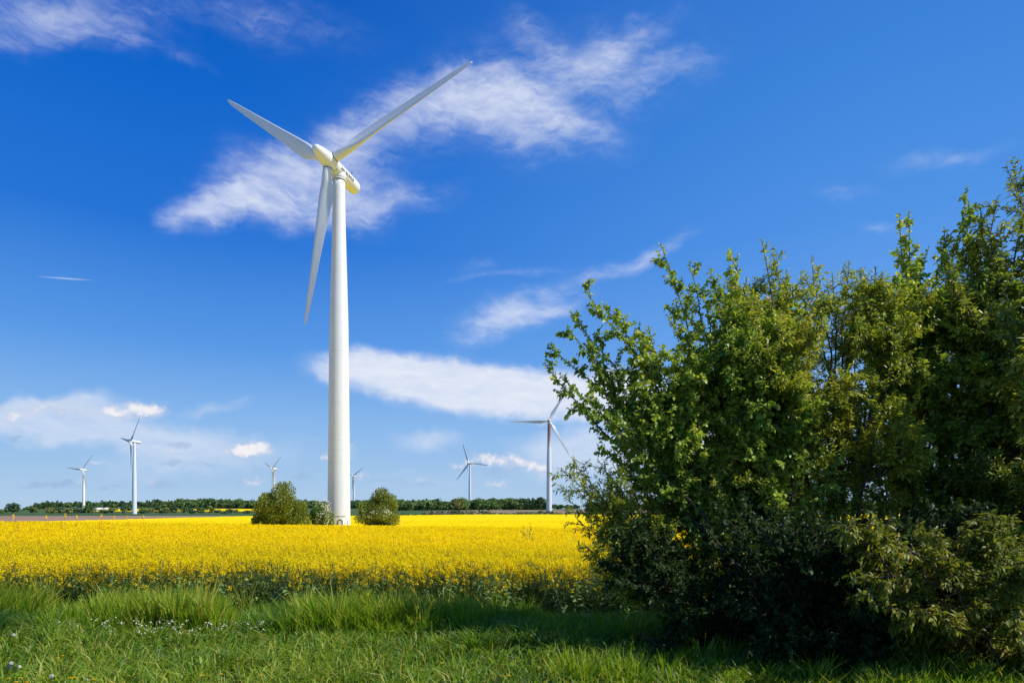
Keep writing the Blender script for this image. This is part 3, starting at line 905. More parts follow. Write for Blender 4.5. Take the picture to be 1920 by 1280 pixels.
def build_dandelions():
    rng = np.random.default_rng(8)

    def stem_and(e, h, bend):
        st = Geo()
        q = np.linspace(0, 1, 5)
        P = np.stack([bend[0] * q ** 2, bend[1] * q ** 2, h * q], -1)
        tubes(st, P[None], np.full((1, 5), .0032), 5, .8)
        st.build('stem', M['grass'], e)
        return P[-1]

    clocks = [(34, 1190, .26, 'white dandelion clock among bluish grass at the left edge, highest of the clocks'),
              (20, 1240, .24, 'large round dandelion clock low at the left edge of the grass'),
              (15, 1247, .20, 'faded dandelion clock just below the large round clock at the left edge'),
              (39, 1247, .18, 'small half-blown dandelion clock right of the large round clock'),
              (96, 1267, .20, 'white dandelion clock near the bottom edge, right of the yellow dandelions'),
              (160, 1278, .16, 'slim white dandelion clock touching the bottom edge of the photo')]
    for px, py, h, lab in clocks:
        d = F * (EYE - h) / (py - HY)
        x = (px - CX) / F * d
        gz = float(ground(x, d))
        e = empty('dandelion_clock', (x, d, gz), lab, 'dandelion clock', 'dandelion clocks in the grass')
        t = stem_and(e, h, rng.normal(size=2) * .02)
        f = Geo()
        n = 110
        r = .021
        dr = rand_dirs(rng, n)
        tip = t + dr * r
        a = norm(np.cross(dr, rng.normal(size=(n, 3))))
        quads(f, tip, a * .0055, np.cross(dr, a) * .0055, rng.random(n))
        tubes(f, np.stack([np.repeat(t[None], n, 0), tip], 1), np.full((n, 2), .0005), 3, .3)
        f.build('seed_head', M['fluff'], e)
    yel = [(112, 1233, 'left one of a close pair of yellow dandelions halfway down the grass'), (121, 1228, 'right one of a close pair of yellow dandelions halfway down the grass'),
           (14, 1272, 'yellow dandelion low at the left edge of the verge'), (37, 1271, 'yellow dandelion low on the verge, left of the lower white clock'),
           (25, 1279, 'yellow dandelion on the bottom edge below two others at the left'), (50, 1279, 'yellow dandelion on the bottom edge, just left of the lower white clock'),
           (125, 1275, 'pale yellow dandelion half hidden in grass right of the lower white clock'), (140, 1274, 'yellow dandelion beside a half hidden one near the slim white clock'),
           (172, 1279, 'yellow dandelion on the bottom edge just right of the slim white clock'), (377, 1271, 'yellow dandelion on short turf, lower of two below the white flower drift'),
           (413, 1266, 'small yellow dandelion on short turf, upper of two below the white flower drift'), (486, 1266, 'single bright yellow dandelion on short turf left of the bush shadow'),
           (828, 1243, 'pale yellow dandelion at the edge of the bush shadow'), (943, 1270, 'yellow dandelion in short grass in front of the dark bushes')]
    for px, py, lab in yel:
        h = .22 + .06 * rng.random()
        d = F * (EYE - h) / (py - HY)
        x = (px - CX) / F * d
        gz = float(ground(x, d))
        e = empty('dandelion', (x, d, gz), lab, 'dandelion', 'yellow dandelions in the grass')
        t = stem_and(e, h, rng.normal(size=2) * .02)
        f = Geo()
        for ring, (k, rad, lift) in enumerate([(26, .021, .003), (20, .015, .006), (12, .009, .008)]):
            th = np.arange(k) / k * 2 * np.pi + ring
            p = np.repeat(t[None], k, 0)
            ax = np.stack([np.cos(th), np.sin(th), np.full(k, .15 + .25 * ring)], -1)
            leaves(f, p + np.array([0, 0, lift]), ax, np.repeat([[0, 0, 1.]], k, 0), np.full(k, rad), np.full(k, .006), np.full(k, -.1), rng.random(k))
        f.build('flower_head', M['dandelion'], e)


build_grass()
build_dandelions()


# ------------------------------------------------------------------ near shrubs
class Shrub:
    def __init__(s, name, label, cat, base, mat, seed, leafL, leafW, droop, density=30., up=.25, curl=.3, tint=(.45, .22), twig=1.0):
        s.rng = np.random.default_rng(seed)
        s.name, s.label, s.cat, s.base, s.mat = name, label, cat, np.asarray(base, float), mat
        s.leafL, s.leafW, s.droop, s.density, s.up, s.curl, s.tintp, s.twig = leafL, leafW, droop, density, up, curl, tint, twig
        s.paths, s.mains = {}, []
        s.lp, s.lt, s.ls = [], [], []

    def path(s, P, r0, r1, k):
        s.paths.setdefault((len(P), k), []).append((P, np.linspace(r0, r1, len(P)) if r1 > 0 else r0 * (1 - .8 * np.linspace(0, 1, len(P)))))

    def leafy(s, P, f0, dens, sc=1.0):
        """positions of leaves along a path from fraction f0"""
        seg = np.linalg.norm(np.diff(P, axis=0), axis=1)
        c = np.concatenate([[0], np.cumsum(seg)])
        n = int(max(2, (1 - f0) * c[-1] * dens * 1.6))
        q = (f0 + (1 - f0) * (np.arange(n) + s.rng.random(n) * .8) / n) * c[-1]
        p = np.stack([np.interp(q, c, P[:, i]) for i in range(3)], -1)
        i = np.clip(np.searchsorted(c, q) - 1, 0, len(seg) - 1)
        s.lp.append(p)
        s.lt.append(norm(np.diff(P, axis=0))[i])
        s.ls.append(np.full(n, sc) * (1.08 - .35 * (q / c[-1]) ** 3))

    def stem(s, tip, base=None, bow=.16, sag=0.0, r0=.03, n2=13, f0=.22, L2=.30, shoot=False):
        rng = s.rng
        b = s.base + np.array([rng.normal() * .18, rng.normal() * .18, 0]) if base is None else np.asarray(base, float)
        tip = np.asarray(tip, float)
        L = np.linalg.norm(tip - b)
        mid = (b + tip) / 2 + np.array([rng.normal() * .05, rng.normal() * .05, 0]) * L
        mid[2] += (bow - sag) * L * (.6 + .6 * rng.random()) * (0.4 + np.hypot(*(tip - b)[:2]) / L)
        q = np.linspace(0, 1, 12)[:, None]
        P = b * (1 - q) ** 2 + 2 * mid * q * (1 - q) + tip * q ** 2
        P[1:-1] += rng.normal(size=(10, 3)) * .012 * L ** .5
        s.mains.append(P)
        s.path(P, r0, .0035, 6)
        s.leafy(P, .72 if not shoot else .55, s.density * 1.1)
        c = np.linspace(0, 1, 12)
        T = norm(np.gradient(P, axis=0))
        for j in range(n2):
            f = f0 + (.97 - f0) * (j + rng.random()) / n2
            p = np.array([np.interp(f, c, P[:, i]) for i in range(3)])
            t = norm(np.array([np.interp(f, c, T[:, i]) for i in range(3)]))
            perp = norm(np.cross(t, norm(rng.normal(size=3))))
            th = R(28 + 34 * rng.random())
            d = norm(t * math.cos(th) + perp * math.sin(th) + np.array([0, 0, s.up]))
            l2 = L2 * (.55 + .9 * rng.random()) * (1.25 - .85 * f) * min(1.4, max(.8, L / 2.6))
            l2 = max(l2, .13)
            m = 6
            qq = np.linspace(0, 1, m)[:, None]
            e = d + norm(rng.normal(size=3)) * .18
            P2 = p + d * l2 * qq + (e - d) * l2 * qq ** 2 + np.array([0, 0, s.up * .25 - s.droop * .22]) * l2 * qq ** 2
            s.path(P2, .0035 + .006 * l2, .0015, 4)
            s.leafy(P2, .18, s.density)
            n3 = int(rng.integers(2, 5) * s.twig)
            T2 = norm(np.gradient(P2, axis=0))
            for _ in range(n3):
                i = int(rng.integers(1, m - 1))
                pe = norm(np.cross(T2[i], norm(rng.normal(size=3))))
                d3 = norm(T2[i] + pe * (.7 + .5 * rng.random()) + np.array([0, 0, s.up * .5]))
                l3 = l2 * (.30 + .4 * rng.random())
                q3 = np.linspace(0, 1, 4)[:, None]
                P3 = P2[i] + d3 * l3 * q3 + np.array([0, 0, s.up * .2 - s.droop * .2]) * l3 * q3 ** 2
                s.path(P3, .0025, .0012, 3)
                s.leafy(P3, .05, s.density * 1.05, .92)

    def tips(s, lst, **kw):
        for (px, py, d) in lst:
            s.stem(at(px, py, d), **kw)

    def fill(s, n, box, d, poly=None, **kw):
        """n random inner stems towards points of a region"""
        k = 0
        while k < n:
            px, py = box[0] + (box[1] - box[0]) * s.rng.random(), box[2] + (box[3] - box[2]) * s.rng.random()
            if poly is None or poly(px, py):
                tip = at(px, py, d[0] + (d[1] - d[0]) * s.rng.random())
                base = None
                if len(s.mains) > 3 and s.rng.random() < .8:      # fork off a stem that already stands
                    c = np.array([s.mains[int(s.rng.integers(len(s.mains)))][int(s.rng.integers(2, 8))] for _ in range(30)])
                    dd = np.linalg.norm(c - tip, axis=1) + 3 * np.maximum(0, c[:, 2] - tip[2] + .1) + 3 * np.maximum(0, .6 - np.linalg.norm(c - tip, axis=1))
                    base = c[int(np.argmin(dd))]
                kk = dict(kw)
                if base is not None:
                    kk['r0'] = kw.get('r0', .03) * .5
                    kk['f0'] = .12
                s.stem(tip, base=base, **kk)
                k += 1

    def build(s):
        rng = s.rng
        e = empty(s.name, tuple(s.base), s.label, s.cat)
        g = Geo()
        for (n, k), lst in s.paths.items():
            tubes(g, np.array([a for a, _ in lst]), np.array([b for _, b in lst]), k)
        for v in g.v:
            v -= s.base.astype(np.float32)
        g.build('branches', M['bark'], e)
        p, t, sc = np.concatenate(s.lp), np.concatenate(s.lt), np.concatenate(s.ls)
        m = len(p)
        rad = norm(np.cross(t, rng.normal(size=(m, 3))))
        ax = norm(t * .75 + rad * (.7 + .5 * rng.random((m, 1))) + np.array([0, 0, -s.droop]) * (.5 + .8 * rng.random((m, 1))))
        nr = norm(np.array([0, 0, 1.]) + rad * .5 + rng.normal(size=(m, 3)) * .58)
        L = s.leafL * sc * np.clip(np.exp(rng.normal(size=m) * .28), .4, 1.7)
        # leaf colour drifts from shoot to shoot (sprays of younger, yellower leaves)
        drift = np.sin(p[:, 0] * 3.1 + p[:, 2] * 2.3 + 1.3 * np.sin(p[:, 1] * 2.7)) * .16
        ti = np.clip(s.tintp[0] + drift + s.tintp[1] * rng.normal(size=m), 0, 1)
        lf = Geo()
        leaves(lf, p - s.base, ax, nr, L, L * s.leafW * (.8 + .4 * rng.random(m)), s.curl * (.4 + 1.1 * rng.random(m)), ti)
        lf.build('leaves', M[s.mat], e)
        s.n = m
        return m


def build_shrubs():
    tot = 0
    # round-leaved shrub on the left of the thicket, long shoots to the upper left
    A = Shrub('round_leaved_shrub', 'round-leaved green shrub whose long shoots reach out to the upper left beside the distant turbine', 'shrub',
              (3.9, 8.9, -.02), 'leaf_green', 21, .053, .74, .55, 50., .22)
    A.tips([(1020, 680, 8.3), (1031, 650, 8.5), (1066, 722, 8.1), (1068, 583, 8.6), (1096, 543, 8.5), (1128, 568, 8.9), (1062, 612, 8.2)],
           n2=18, f0=.34, L2=.36, r0=.026, bow=.10, shoot=True)
    A.tips([(1238, 455, 8.7), (1292, 492, 8.9), (1384, 474, 9.0), (1336, 520, 8.7), (1250, 590, 8.5), (1150, 612, 8.4), (1105, 655, 8.7), (1180, 640, 8.9)],
           n2=20, f0=.30, L2=.38, r0=.026, bow=.10, shoot=True)
    A.tips([(1112, 772, 8.0), (1135, 800, 8.3), (1120, 835, 8.2), (1150, 855, 8.4), (1170, 745, 8.6), (1100, 740, 8.5)], n2=13, f0=.35, L2=.30, bow=.08)
    A.tips([(1150, 700, 8.2), (1185, 675, 8.5), (1205, 720, 8.1), (1130, 690, 8.6), (1215, 610, 8.4), (1265, 560, 8.6), (1320, 560, 8.9), (1160, 790, 8.0), (1200, 820, 8.2), (1350, 540, 8.4), (1400, 520, 8.8)],
           n2=16, f0=.32, L2=.40, r0=.024, bow=.08, shoot=True)
    A.fill(82, (1160, 1510, 560, 880), (7.9, 9.7), lambda x, y: y > 1550 - .69 * x and not (x < 1280 and y > 830), n2=15, f0=.3, L2=.46, r0=.026, bow=.08)
    tot += A.build()
    # low sprays of narrow leaves on the left foot of the thicket
    B2 = Shrub('willowy_shrub', 'low olive shrub with thin narrow-leaved sprays reaching left over the yellow crop', 'shrub',
               (2.95, 8.6, -.05), 'leaf_olive', 33, .056, .30, .35, 46., .10, .25, (.40, .2))
    B2.tips([(1052, 880, 8.0), (1058, 932, 8.0), (1088, 905, 8.2), (1118, 972, 8.1), (1090, 1018, 7.9), (1082, 975, 8.3), (1105, 1062, 8.0), (1140, 1000, 8.2),
             (1160, 845, 8.4), (1180, 880, 8.5), (1120, 860, 8.3), (1160, 1030, 8.1), (1150, 940, 8.0), (1075, 860, 8.2), (1070, 905, 7.9), (1100, 950, 8.0), (1130, 1080, 8.1), (1095, 1040, 8.2)], n2=17, f0=.40, L2=.36, r0=.02, bow=.06, shoot=True)
    B2.fill(70, (1120, 1430, 830, 1130), (7.7, 9.2), None, n2=12, f0=.3, L2=.34, r0=.02, bow=.06)
    tot += B2.build()
    # olive, finely leaved shrub in the middle
    B = Shrub('olive_shrub', 'yellowish olive shrub with fine narrow leaves in the middle of the thicket', 'shrub',
              (4.75, 9.2, -.1), 'leaf_olive', 45, .056, .36, .45, 50., .30, .3, (.55, .22))
    B.tips([(1428, 448, 9.4), (1446, 470, 9.3), (1522, 478, 9.5), (1592, 488, 9.6), (1642, 500, 9.7), (1475, 505, 9.3), (1560, 510, 9.3), (1700, 525, 9.8), (1500, 520, 9.9), (1615, 520, 9.9)],
           n2=17, f0=.35, L2=.40, r0=.034, bow=.02)
    B.fill(98, (1350, 1760, 535, 870), (7.9, 9.9), None, n2=15, f0=.3, L2=.50, r0=.028, bow=.03)
    tot += B.build()
    # tall round-leaved stems right of the middle
    C = Shrub('tall_shoot_shrub', 'round-leaved shrub with two long curved shoots standing high against the sky', 'shrub',
              (6.0, 9.7, -.1), 'leaf_green', 57, .056, .72, .5, 48., .28)
    C.tips([(1686, 400, 9.5), (1704, 394, 9.5), (1692, 440, 9.6)], n2=22, f0=.42, L2=.26, r0=.024, bow=-.02, shoot=True)
    C.tips([(1814, 350, 9.6), (1816, 380, 9.7), (1770, 425, 9.6)], n2=24, f0=.42, L2=.27, r0=.026, bow=.0, shoot=True)
    C.tips([(1742, 462, 9.7), (1772, 470, 9.4), (1800, 478, 9.6), (1720, 500, 9.3), (1660, 560, 9.2), (1690, 540, 9.4)], n2=15, f0=.35, L2=.34, bow=.02)
    C.fill(110, (1630, 1960, 530, 900), (8.5, 10.6), None, n2=14, f0=.3, L2=.46, r0=.026, bow=.04)
    tot += C.build()
    # tall tree-like shrub at the right frame edge, pointed leaves
    D = Shrub('pointed_leaf_tree', 'tall bushy tree with pointed leaves cut off by the right edge of the photo', 'tree',
              (7.2, 8.7, -.02), 'leaf_point', 69, .074, .36, .30, 42., .32, .25, (.5, .22))
    D.tips([(1886, 312, 9.0), (1838, 388, 9.1), (1850, 412, 8.9), (1842, 440, 8.9), (1870, 370, 9.0), (1905, 335, 9.2), (1925, 300, 9.3), (1960, 270, 9.2), (1845, 500, 8.8), (1985, 240, 9.4), (2030, 250, 9.1), (2080, 280, 9)],
           n2=17, f0=.3, L2=.42, r0=.04, bow=.02)
    D.fill(42, (1880, 2260, 420, 1000), (7.0, 8.4), None, n2=14, f0=.3, L2=.46, r0=.03, bow=.05)
    D.fill(80, (1770, 2200, 380, 1000), (8.3, 10.2), lambda x, y: y > 2490 - 1.12 * x, n2=14, f0=.3, L2=.50, r0=.03, bow=.05)
    tot += D.build()
    # front right: arching shrub with long drooping leaves
    E_ = Shrub('arching_shrub', 'arching shrub with long drooping olive-green leaves in front at the lower right', 'shrub',
               (5.15, 6.75, -.03), 'leaf_plum', 81, .068, .40, .55, 40., .12, .45, (.5, .2))
    E_.fill(74, (1590, 2010, 975, 1275), (5.6, 7.3), lambda x, y: (y - 985 + .16 * (x - 1600)) % 98 < 58 and not (x < 1680 and y > 1225), n2=11, f0=.35, L2=.30, r0=.016, bow=.20)
    E_.tips([(1640, 1010, 6.4), (1612, 1060, 6.3), (1700, 985, 6.5), (1800, 985, 6.3), (1880, 975, 6.6), (1850, 1020, 6.0), (1760, 1040, 5.9), (1640, 1105, 6.0), (1585, 1130, 6.4), (1680, 1150, 5.9)], n2=12, f0=.35, L2=.28, r0=.016, bow=.20)
    tot += E_.build()
    # dark undergrowth shrubs in the shade, their leaf colour darkened to deepen it
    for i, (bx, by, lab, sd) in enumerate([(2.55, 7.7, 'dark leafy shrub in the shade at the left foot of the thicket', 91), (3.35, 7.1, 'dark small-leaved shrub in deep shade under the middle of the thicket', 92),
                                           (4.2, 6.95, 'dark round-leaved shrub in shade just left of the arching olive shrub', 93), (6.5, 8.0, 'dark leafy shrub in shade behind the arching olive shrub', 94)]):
        S = Shrub('shade_shrub', lab, 'shrub', (bx, by, -.03), 'leaf_shaded', sd, .052, .62, .45, 40., .15, .3, (.45, .2))
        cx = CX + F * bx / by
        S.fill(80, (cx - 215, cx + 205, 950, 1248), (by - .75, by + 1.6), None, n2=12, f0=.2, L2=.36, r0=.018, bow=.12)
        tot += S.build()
    print('shrub leaves', tot)


build_shrubs()


# ------------------------------------------------------------------ trees far and middle
def clump_crown(geo, rng, c, rad, n, size, lobes=9, spiky=0.0, flat=.15, hollow=.45):
    """leaf sprays spread through a lumpy crown"""
    c, rad = np.asarray(c, float), np.asarray(rad, float)
    ld = rand_dirs(rng, lobes, .25)
    lc = ld * (.45 + .25 * rng.random((lobes, 1)))
    lr = .38 + .22 * rng.random(lobes)
    k = rng.integers(0, lobes, n)
    d = rand_dirs(rng, n, .1)
    p = lc[k] + d * (lr[k] * (hollow + (1 - hollow) * rng.random(n) ** .5))[:, None]
    p[:, 2] = np.maximum(p[:, 2], -1 + flat)
    pos = c + p * rad
    nr = norm(d + rng.normal(size=(n, 3)) * .6)
    a = norm(np.cross(nr, rng.normal(size=(n, 3))))
    if spiky:
        a = norm(a * (1 - spiky) + np.array([0, 0, 1.]) * spiky + d * .5 * spiky)
    b = norm(np.cross(nr, a))
    s = size * (.6 + .8 * rng.random(n))
    ti = np.clip(.5 + .25 * rng.normal(size=n) + .22 * (rng.random(lobes)[k] - .5), 0, 1)
    quads(geo, pos, a * s[:, None] * (1 + spiky), b * s[:, None] * (.8 - .3 * spiky), ti)


def tree(name, label, cat, px, d, top_py, width_px, mat, rng, n, size, group=None, trunk=.25, base_z=None, squash=None, spiky=0., blossom=0, lobes=9, flat=.15):
    x = (px - CX) / F * d
    gz = float(ground(x, d)) if base_z is None else base_z
    H = EYE + (HY - top_py) / F * d - gz
    rw = width_px / F * d / 2
    e = empty(name, (x, d, gz), label, cat, group)
    th = H * trunk
    tg = Geo()
    q = np.linspace(0, 1, 4)
    tubes(tg, np.array([[[0.02 * H * math.sin(3 * t), 0, -.1 + H * .75 * t] for t in q]]), (H * .035 * (1 - .7 * q))[None], 6)
    for k in range(5):
        a = rng.random() * 6.28
        z0 = H * (.25 + .1 * k)
        tubes(tg, np.array([[[0, 0, z0], [rw * .3 * math.cos(a), rw * .3 * math.sin(a), z0 + H * .12], [rw * .6 * math.cos(a), rw * .6 * math.sin(a), z0 + H * .22]]]), np.array([[.014 * H, .01 * H, .005 * H]]), 4)
    tg.build('trunk', M['bark'], e)
    g = Geo()
    ch = (H - th) / 2
    clump_crown(g, rng, (0, 0, th + ch), (rw, rw, ch), n, size, lobes, spiky, flat)
    g.build('crown', M[mat], e)
    if blossom:
        b = Geo()
        clump_crown(b, rng, (0, -rw * .12, th + ch * .75), (rw * .9, rw * .95, ch * .8), blossom, size * .8, lobes, 0)
        b.build('blossom', M['blossom'], e)
    return e


def field_shrub(label, px, d, base_py, top_py, w, mat, seed, parts, n, size, blossom=None):
    """shrub beside the tower: crown of several upright masses"""
    rng = np.random.default_rng(seed)
    x = (px - CX) / F * d
    gz = float(ground(x, d))
    e = empty('field_shrub', (x, d, gz), label, 'shrub', 'shrubs around the tower foot')
    tg = Geo()
    for k in range(8):
        a = rng.random() * 6.28
        r = w / F * d * .3
        q = np.linspace(0, 1, 5)
        P = np.stack([r * np.cos(a) * q, r * np.sin(a) * q, 3.8 * q ** .8], -1)
        tubes(tg, P[None], np.linspace(.09, .02, 5)[None], 5)
    tg.build('branches', M['bark'], e)
    g, b = Geo(), Geo()
    for (ox, oy, rx, rz, k, bl) in parts:
        c = at(ox, oy, d) - np.array([x, d, gz])
        c[1] += rng.normal() * .4
        rr = np.array([rx, rx * .9, rz]) / F * d
        clump_crown(g, rng, c, rr, int(n * k * 2.2), size * .68, 14, .5, .02, .3)
        if bl:
            clump_crown(b, rng, c + np.array([0.2, -.25, 0]), rr * 1.02, int(n * k * bl), size * .7, 11, 0, .02, .7)
    g.build('crown', M[mat], e)
    if b.n:
        b.build('blossom', M['blossom'], e)


field_shrub('large olive-green shrub left of the white tower foot, tallest of the three', 523, 80, 990, 905, 100, 'shrub_olive', 4,
            [(528, 945, 34, 42, .34, 0), (505, 960, 30, 36, .26, .0), (550, 962, 28, 32, .22, .0), (530, 978, 48, 24, .3, .03), (487, 978, 16, 20, .08, 0), (563, 980, 18, 20, .08, 0)], 9000, .12)
field_shrub('narrow dark shrub with whitish blossom squeezed between the large olive shrub and the tower', 600, 82, 990, 940, 40, 'shrub_dark', 5,
            [(602, 964, 18, 24, .5, .25), (592, 975, 18, 22, .4, .1), (612, 976, 14, 22, .3, .25)], 5000, .11)
field_shrub('rounded olive-green shrub with pale blossom on its front, right of the white tower foot', 710, 79, 990, 918, 84, 'shrub_olive', 6,
            [(712, 950, 32, 33, .36, .0), (692, 962, 26, 28, .24, .0), (732, 962, 24, 28, .22, .0), (712, 975, 42, 20, .3, .25), (718, 962, 22, 16, .1, .7)], 9000, .12)


def build_far():
    rng = np.random.default_rng(77)
    # ---- woods: one mass of many crowns
    g = Geo()

    def crowns(px0, px1, d0, d1, top, n, w, kind, hvar=.25, tb=0.):
        for _ in range(n):
            f = rng.random()
            px = px0 + (px1 - px0) * rng.random()
            d = d0 + (d1 - d0) * f
            x = (px - CX) / F * d
            gz = float(ground(x, d))
            tp = np.interp(px, [t[0] for t in top], [t[1] for t in top]) + rng.normal() * 2.2
            zt = EYE + (HY - tp) / F * d
            H = max(5.0, (zt - gz)) * (1 - hvar * rng.random() * (1 - .6 * f))
            rw = w / F * d * (.35 + .3 * rng.random())
            if kind == 'conifer' and rng.random() < .6:
                m = 70
                q = rng.random(m)
                th = rng.random(m) * 6.28
                rr = rw * .7 * (1 - q) ** .9
                p = np.stack([x + rr * np.cos(th), d + rr * np.sin(th), gz + H * (.15 + .9 * q)], -1)
                a = norm(np.stack([np.cos(th), np.sin(th), np.full(m, -.4)], -1)) * (.22 * rw + .2)
                bb = np.cross(norm(a), np.array([0, 0, 1.])) * (.2 * rw + .2)
                quads(g, p, a, bb, np.clip(.25 + .15 * rng.normal(size=m) + tb, 0, 1))
            else:
                n0 = g.n
                clump_crown(g, rng, (x, d, gz + H * .5), (rw * 1.25, rw * 1.25, H * .52), 150, .17 * rw + .3, 7, 0, .0, .75)
                g.t[-1] = np.clip(g.t[-1] + (rng.random() - .5) * .35 + tb, 0, 1)

    crowns(48, 480, 1000, 1350, [(48, 956), (60, 947), (90, 943), (310, 941), (480, 940)], 560, 13, 'conifer', .2, -.1)
    crowns(310, 480, 820, 1000, [(310, 944), (330, 939), (350, 937), (420, 937), (480, 941)], 240, 14, 'broad', .3)
    crowns(450, 760, 820, 1150, [(450, 941), (760, 939)], 320, 14, 'broad', .3)
    crowns(745, 1022, 600, 760, [(745, 940), (800, 938), (850, 940), (905, 937), (945, 933), (970, 937), (1022, 936)], 330, 17, 'broad', .35, .1)
    crowns(1030, 1085, 900, 1100, [(1030, 946), (1085, 949)], 26, 9, 'broad', .4, -.1)
    crowns(1180, 1980, 500, 800, [(1180, 945), (1980, 938)], 150, 24, 'broad', .3, -.1)
    tag(g.build('forest', M['far_leaf']), 'distant wood along the horizon', None, None, 'stuff')

    # ---- single trees in the hedgerow beyond the brown field
    L = 'hedgerow trees beyond the brown field'
    tree('round_tree', 'round dark green tree standing alone at the far left behind the brown field', 'tree', 23, 450, 943, 26, 'far_dark', rng, 900, .55, L, .12, lobes=12)
    tree('broad_tree', 'small olive-brown tree just right of the round dark tree at the far left', 'tree', 63, 455, 950, 17, 'far_olive', rng, 500, .45, L, .15)
    tree('blossom_bush', 'pale flowering bush at the left of the tall left turbine foot', 'bush', 234, 440, 955, 10, 'far_olive', rng, 260, .35, L, .05, blossom=300)
    tree('broad_tree', 'dark rounded tree close left of the tall left turbine', 'tree', 236, 452, 946, 20, 'far_dark', rng, 500, .5, L, .1)
    hed = [(5, 955, 16), (95, 951, 18), (114, 949, 16), (126, 953, 14), (143, 952, 14), (172, 946, 24), (160, 955, 16), (196, 956, 16), (212, 952, 16),
           (267, 950, 15), (281, 954, 12), (298, 950, 15), (312, 951, 13), (324, 949, 14), (345, 950, 13), (361, 953, 12), (376, 950, 13), (392, 949, 13),
           (409, 956, 8), (420, 958, 8), (431, 955, 13), (443, 956, 9), (462, 957, 12)]
    labs = ['bushy hedgerow tree at the very left edge of the photo', 'mid green hedgerow tree left of the small rust-tinged turbine, left of a pair', 'mid green hedgerow tree left of the small rust-tinged turbine, right of a pair',
            'low dark hedgerow bush left of the small rust-tinged turbine', 'hedgerow tree directly left behind the small rust-tinged turbine foot', 'broad brownish tree just right of the small rust-tinged turbine', 'low hedgerow bush at the foot of the small rust-tinged turbine',
            'low green bush in front of the white farm roofs', 'hedgerow tree right of the white farm roofs', 'first hedgerow tree right of the tall left turbine', 'second, lower hedgerow bush right of the tall left turbine',
            'third hedgerow tree right of the tall left turbine', 'hedgerow tree in front of the left end of the far yellow strip', 'hedgerow tree in front of the far yellow strip, fifth from the tall left turbine', 'pinkish brown hedgerow tree in front of the far yellow strip',
            'low round hedgerow tree in front of the middle of the far yellow strip', 'hedgerow tree in front of the far yellow strip, left of a close pair', 'hedgerow tree in front of the far yellow strip, right of a close pair', 'tiny pointed hedgerow tree against the far yellow strip',
            'small low bush below the far yellow strip', 'dark squat bush below the far yellow strip', 'thin low bush against the far yellow strip', 'last low bush of the hedgerow before the large olive shrub']
    for i, (px, tp, w) in enumerate(hed):
        tree('hedgerow_tree', labs[i], 'tree', px + rng.normal() * .5, 440 + 20 * rng.random(), tp - 1, w * 1.45, ['far_leaf', 'far_olive', 'far_dark'][(i * 7 + i // 3) % 3], rng, 420, .45, L, .03)
    tree('broad_tree', 'broad olive-brown tree rising above the wood just left of the distant white turbine', 'tree', 860, 480, 930, 34, 'far_olive', rng, 1100, .6, None, .12, lobes=12)
    for px, tp, w, lab in [(988, 931, 17, 'left one of three tall grey-green trees beside the rust-streaked turbine'), (1000, 930, 13, 'middle one of three tall grey-green trees beside the rust-streaked turbine'), (1013, 931, 17, 'right one of three tall grey-green trees beside the rust-streaked turbine')]:
        tree('tall_tree', lab, 'tree', px, 560, tp, w, 'far_dark', rng, 500, .6, 'three tall trees at the end of the wood', .15)
    for px, tp, w, lab in [(1038, 945, 11, 'tiny far tree just right of the rust-streaked turbine'), (1052, 945, 11, 'tiny far tree, second right of the rust-streaked turbine'), (1066, 945, 13, 'tiny far tree, third right of the rust-streaked turbine')]:
        tree('far_tree', lab, 'tree', px, 800, tp, w, 'far_leaf', rng, 160, .7, 'tiny trees right of the rusty turbine', .15)
    tree('dark_tree', 'dark bushy tree behind the yellow field, half hidden by the willowy sprays', 'tree', 1115, 300, 940, 55, 'far_dark', rng, 1500, .45, None, .05, lobes=14)
    tree('dark_tree', 'large dark tree behind the yellow field, seen through the left sprays', 'tree', 1165, 300, 934, 70, 'far_dark', rng, 1800, .45, None, .05, lobes=14)
    # ---- hedge along the far edge of the yellow field
    def hedge(px0, px1, d, top, lab, mat, w=1.4):
        xs = np.arange((px0 - CX) / F * d, (px1 - CX) / F * d, .8)
        h = Geo()
        x0 = xs.mean()
        gz = float(ground(x0, d))
        for x in xs:
            z0 = float(ground(x, d))
            H = max(.7, EYE + (HY - np.interp(CX + F * x / d, [t[0] for t in top], [t[1] for t in top])) / F * d - z0)
            H *= .8 + .35 * rng.random()
            clump_crown(h, rng, (x - x0, rng.normal() * .4, z0 - gz + H * .5), (w, w * .8, H * .55), 46, .24, 5, .1, 0, .5)
        e = empty('hedge', (x0, d, gz), lab, 'hedge')
        h.build('foliage', M[mat], e)
    hedge(750, 800, 214, [(750, 962), (800, 962)], 'low dark green strip of hedge behind the right tower shrub', 'far_leaf')
    hedge(800, 918, 216, [(800, 957), (840, 955), (880, 957), (918, 952)], 'tall ragged hedge at the foot of the distant white turbine', 'far_dark', 1.8)
    hedge(918, 1240, 215, [(918, 961), (990, 959), (1010, 957), (1040, 957), (1060, 960), (1240, 961)], 'long low hedge along the far edge of the yellow field to the right', 'far_dark')
    # ---- the far yellow strip between the hedgerow trees
    tag(field_sheet('far_rapeseed_field', [(560, -400, -225), (640, -460, -240), (760, -500, -270)], M['crop'], .35, 40), kind='structure')
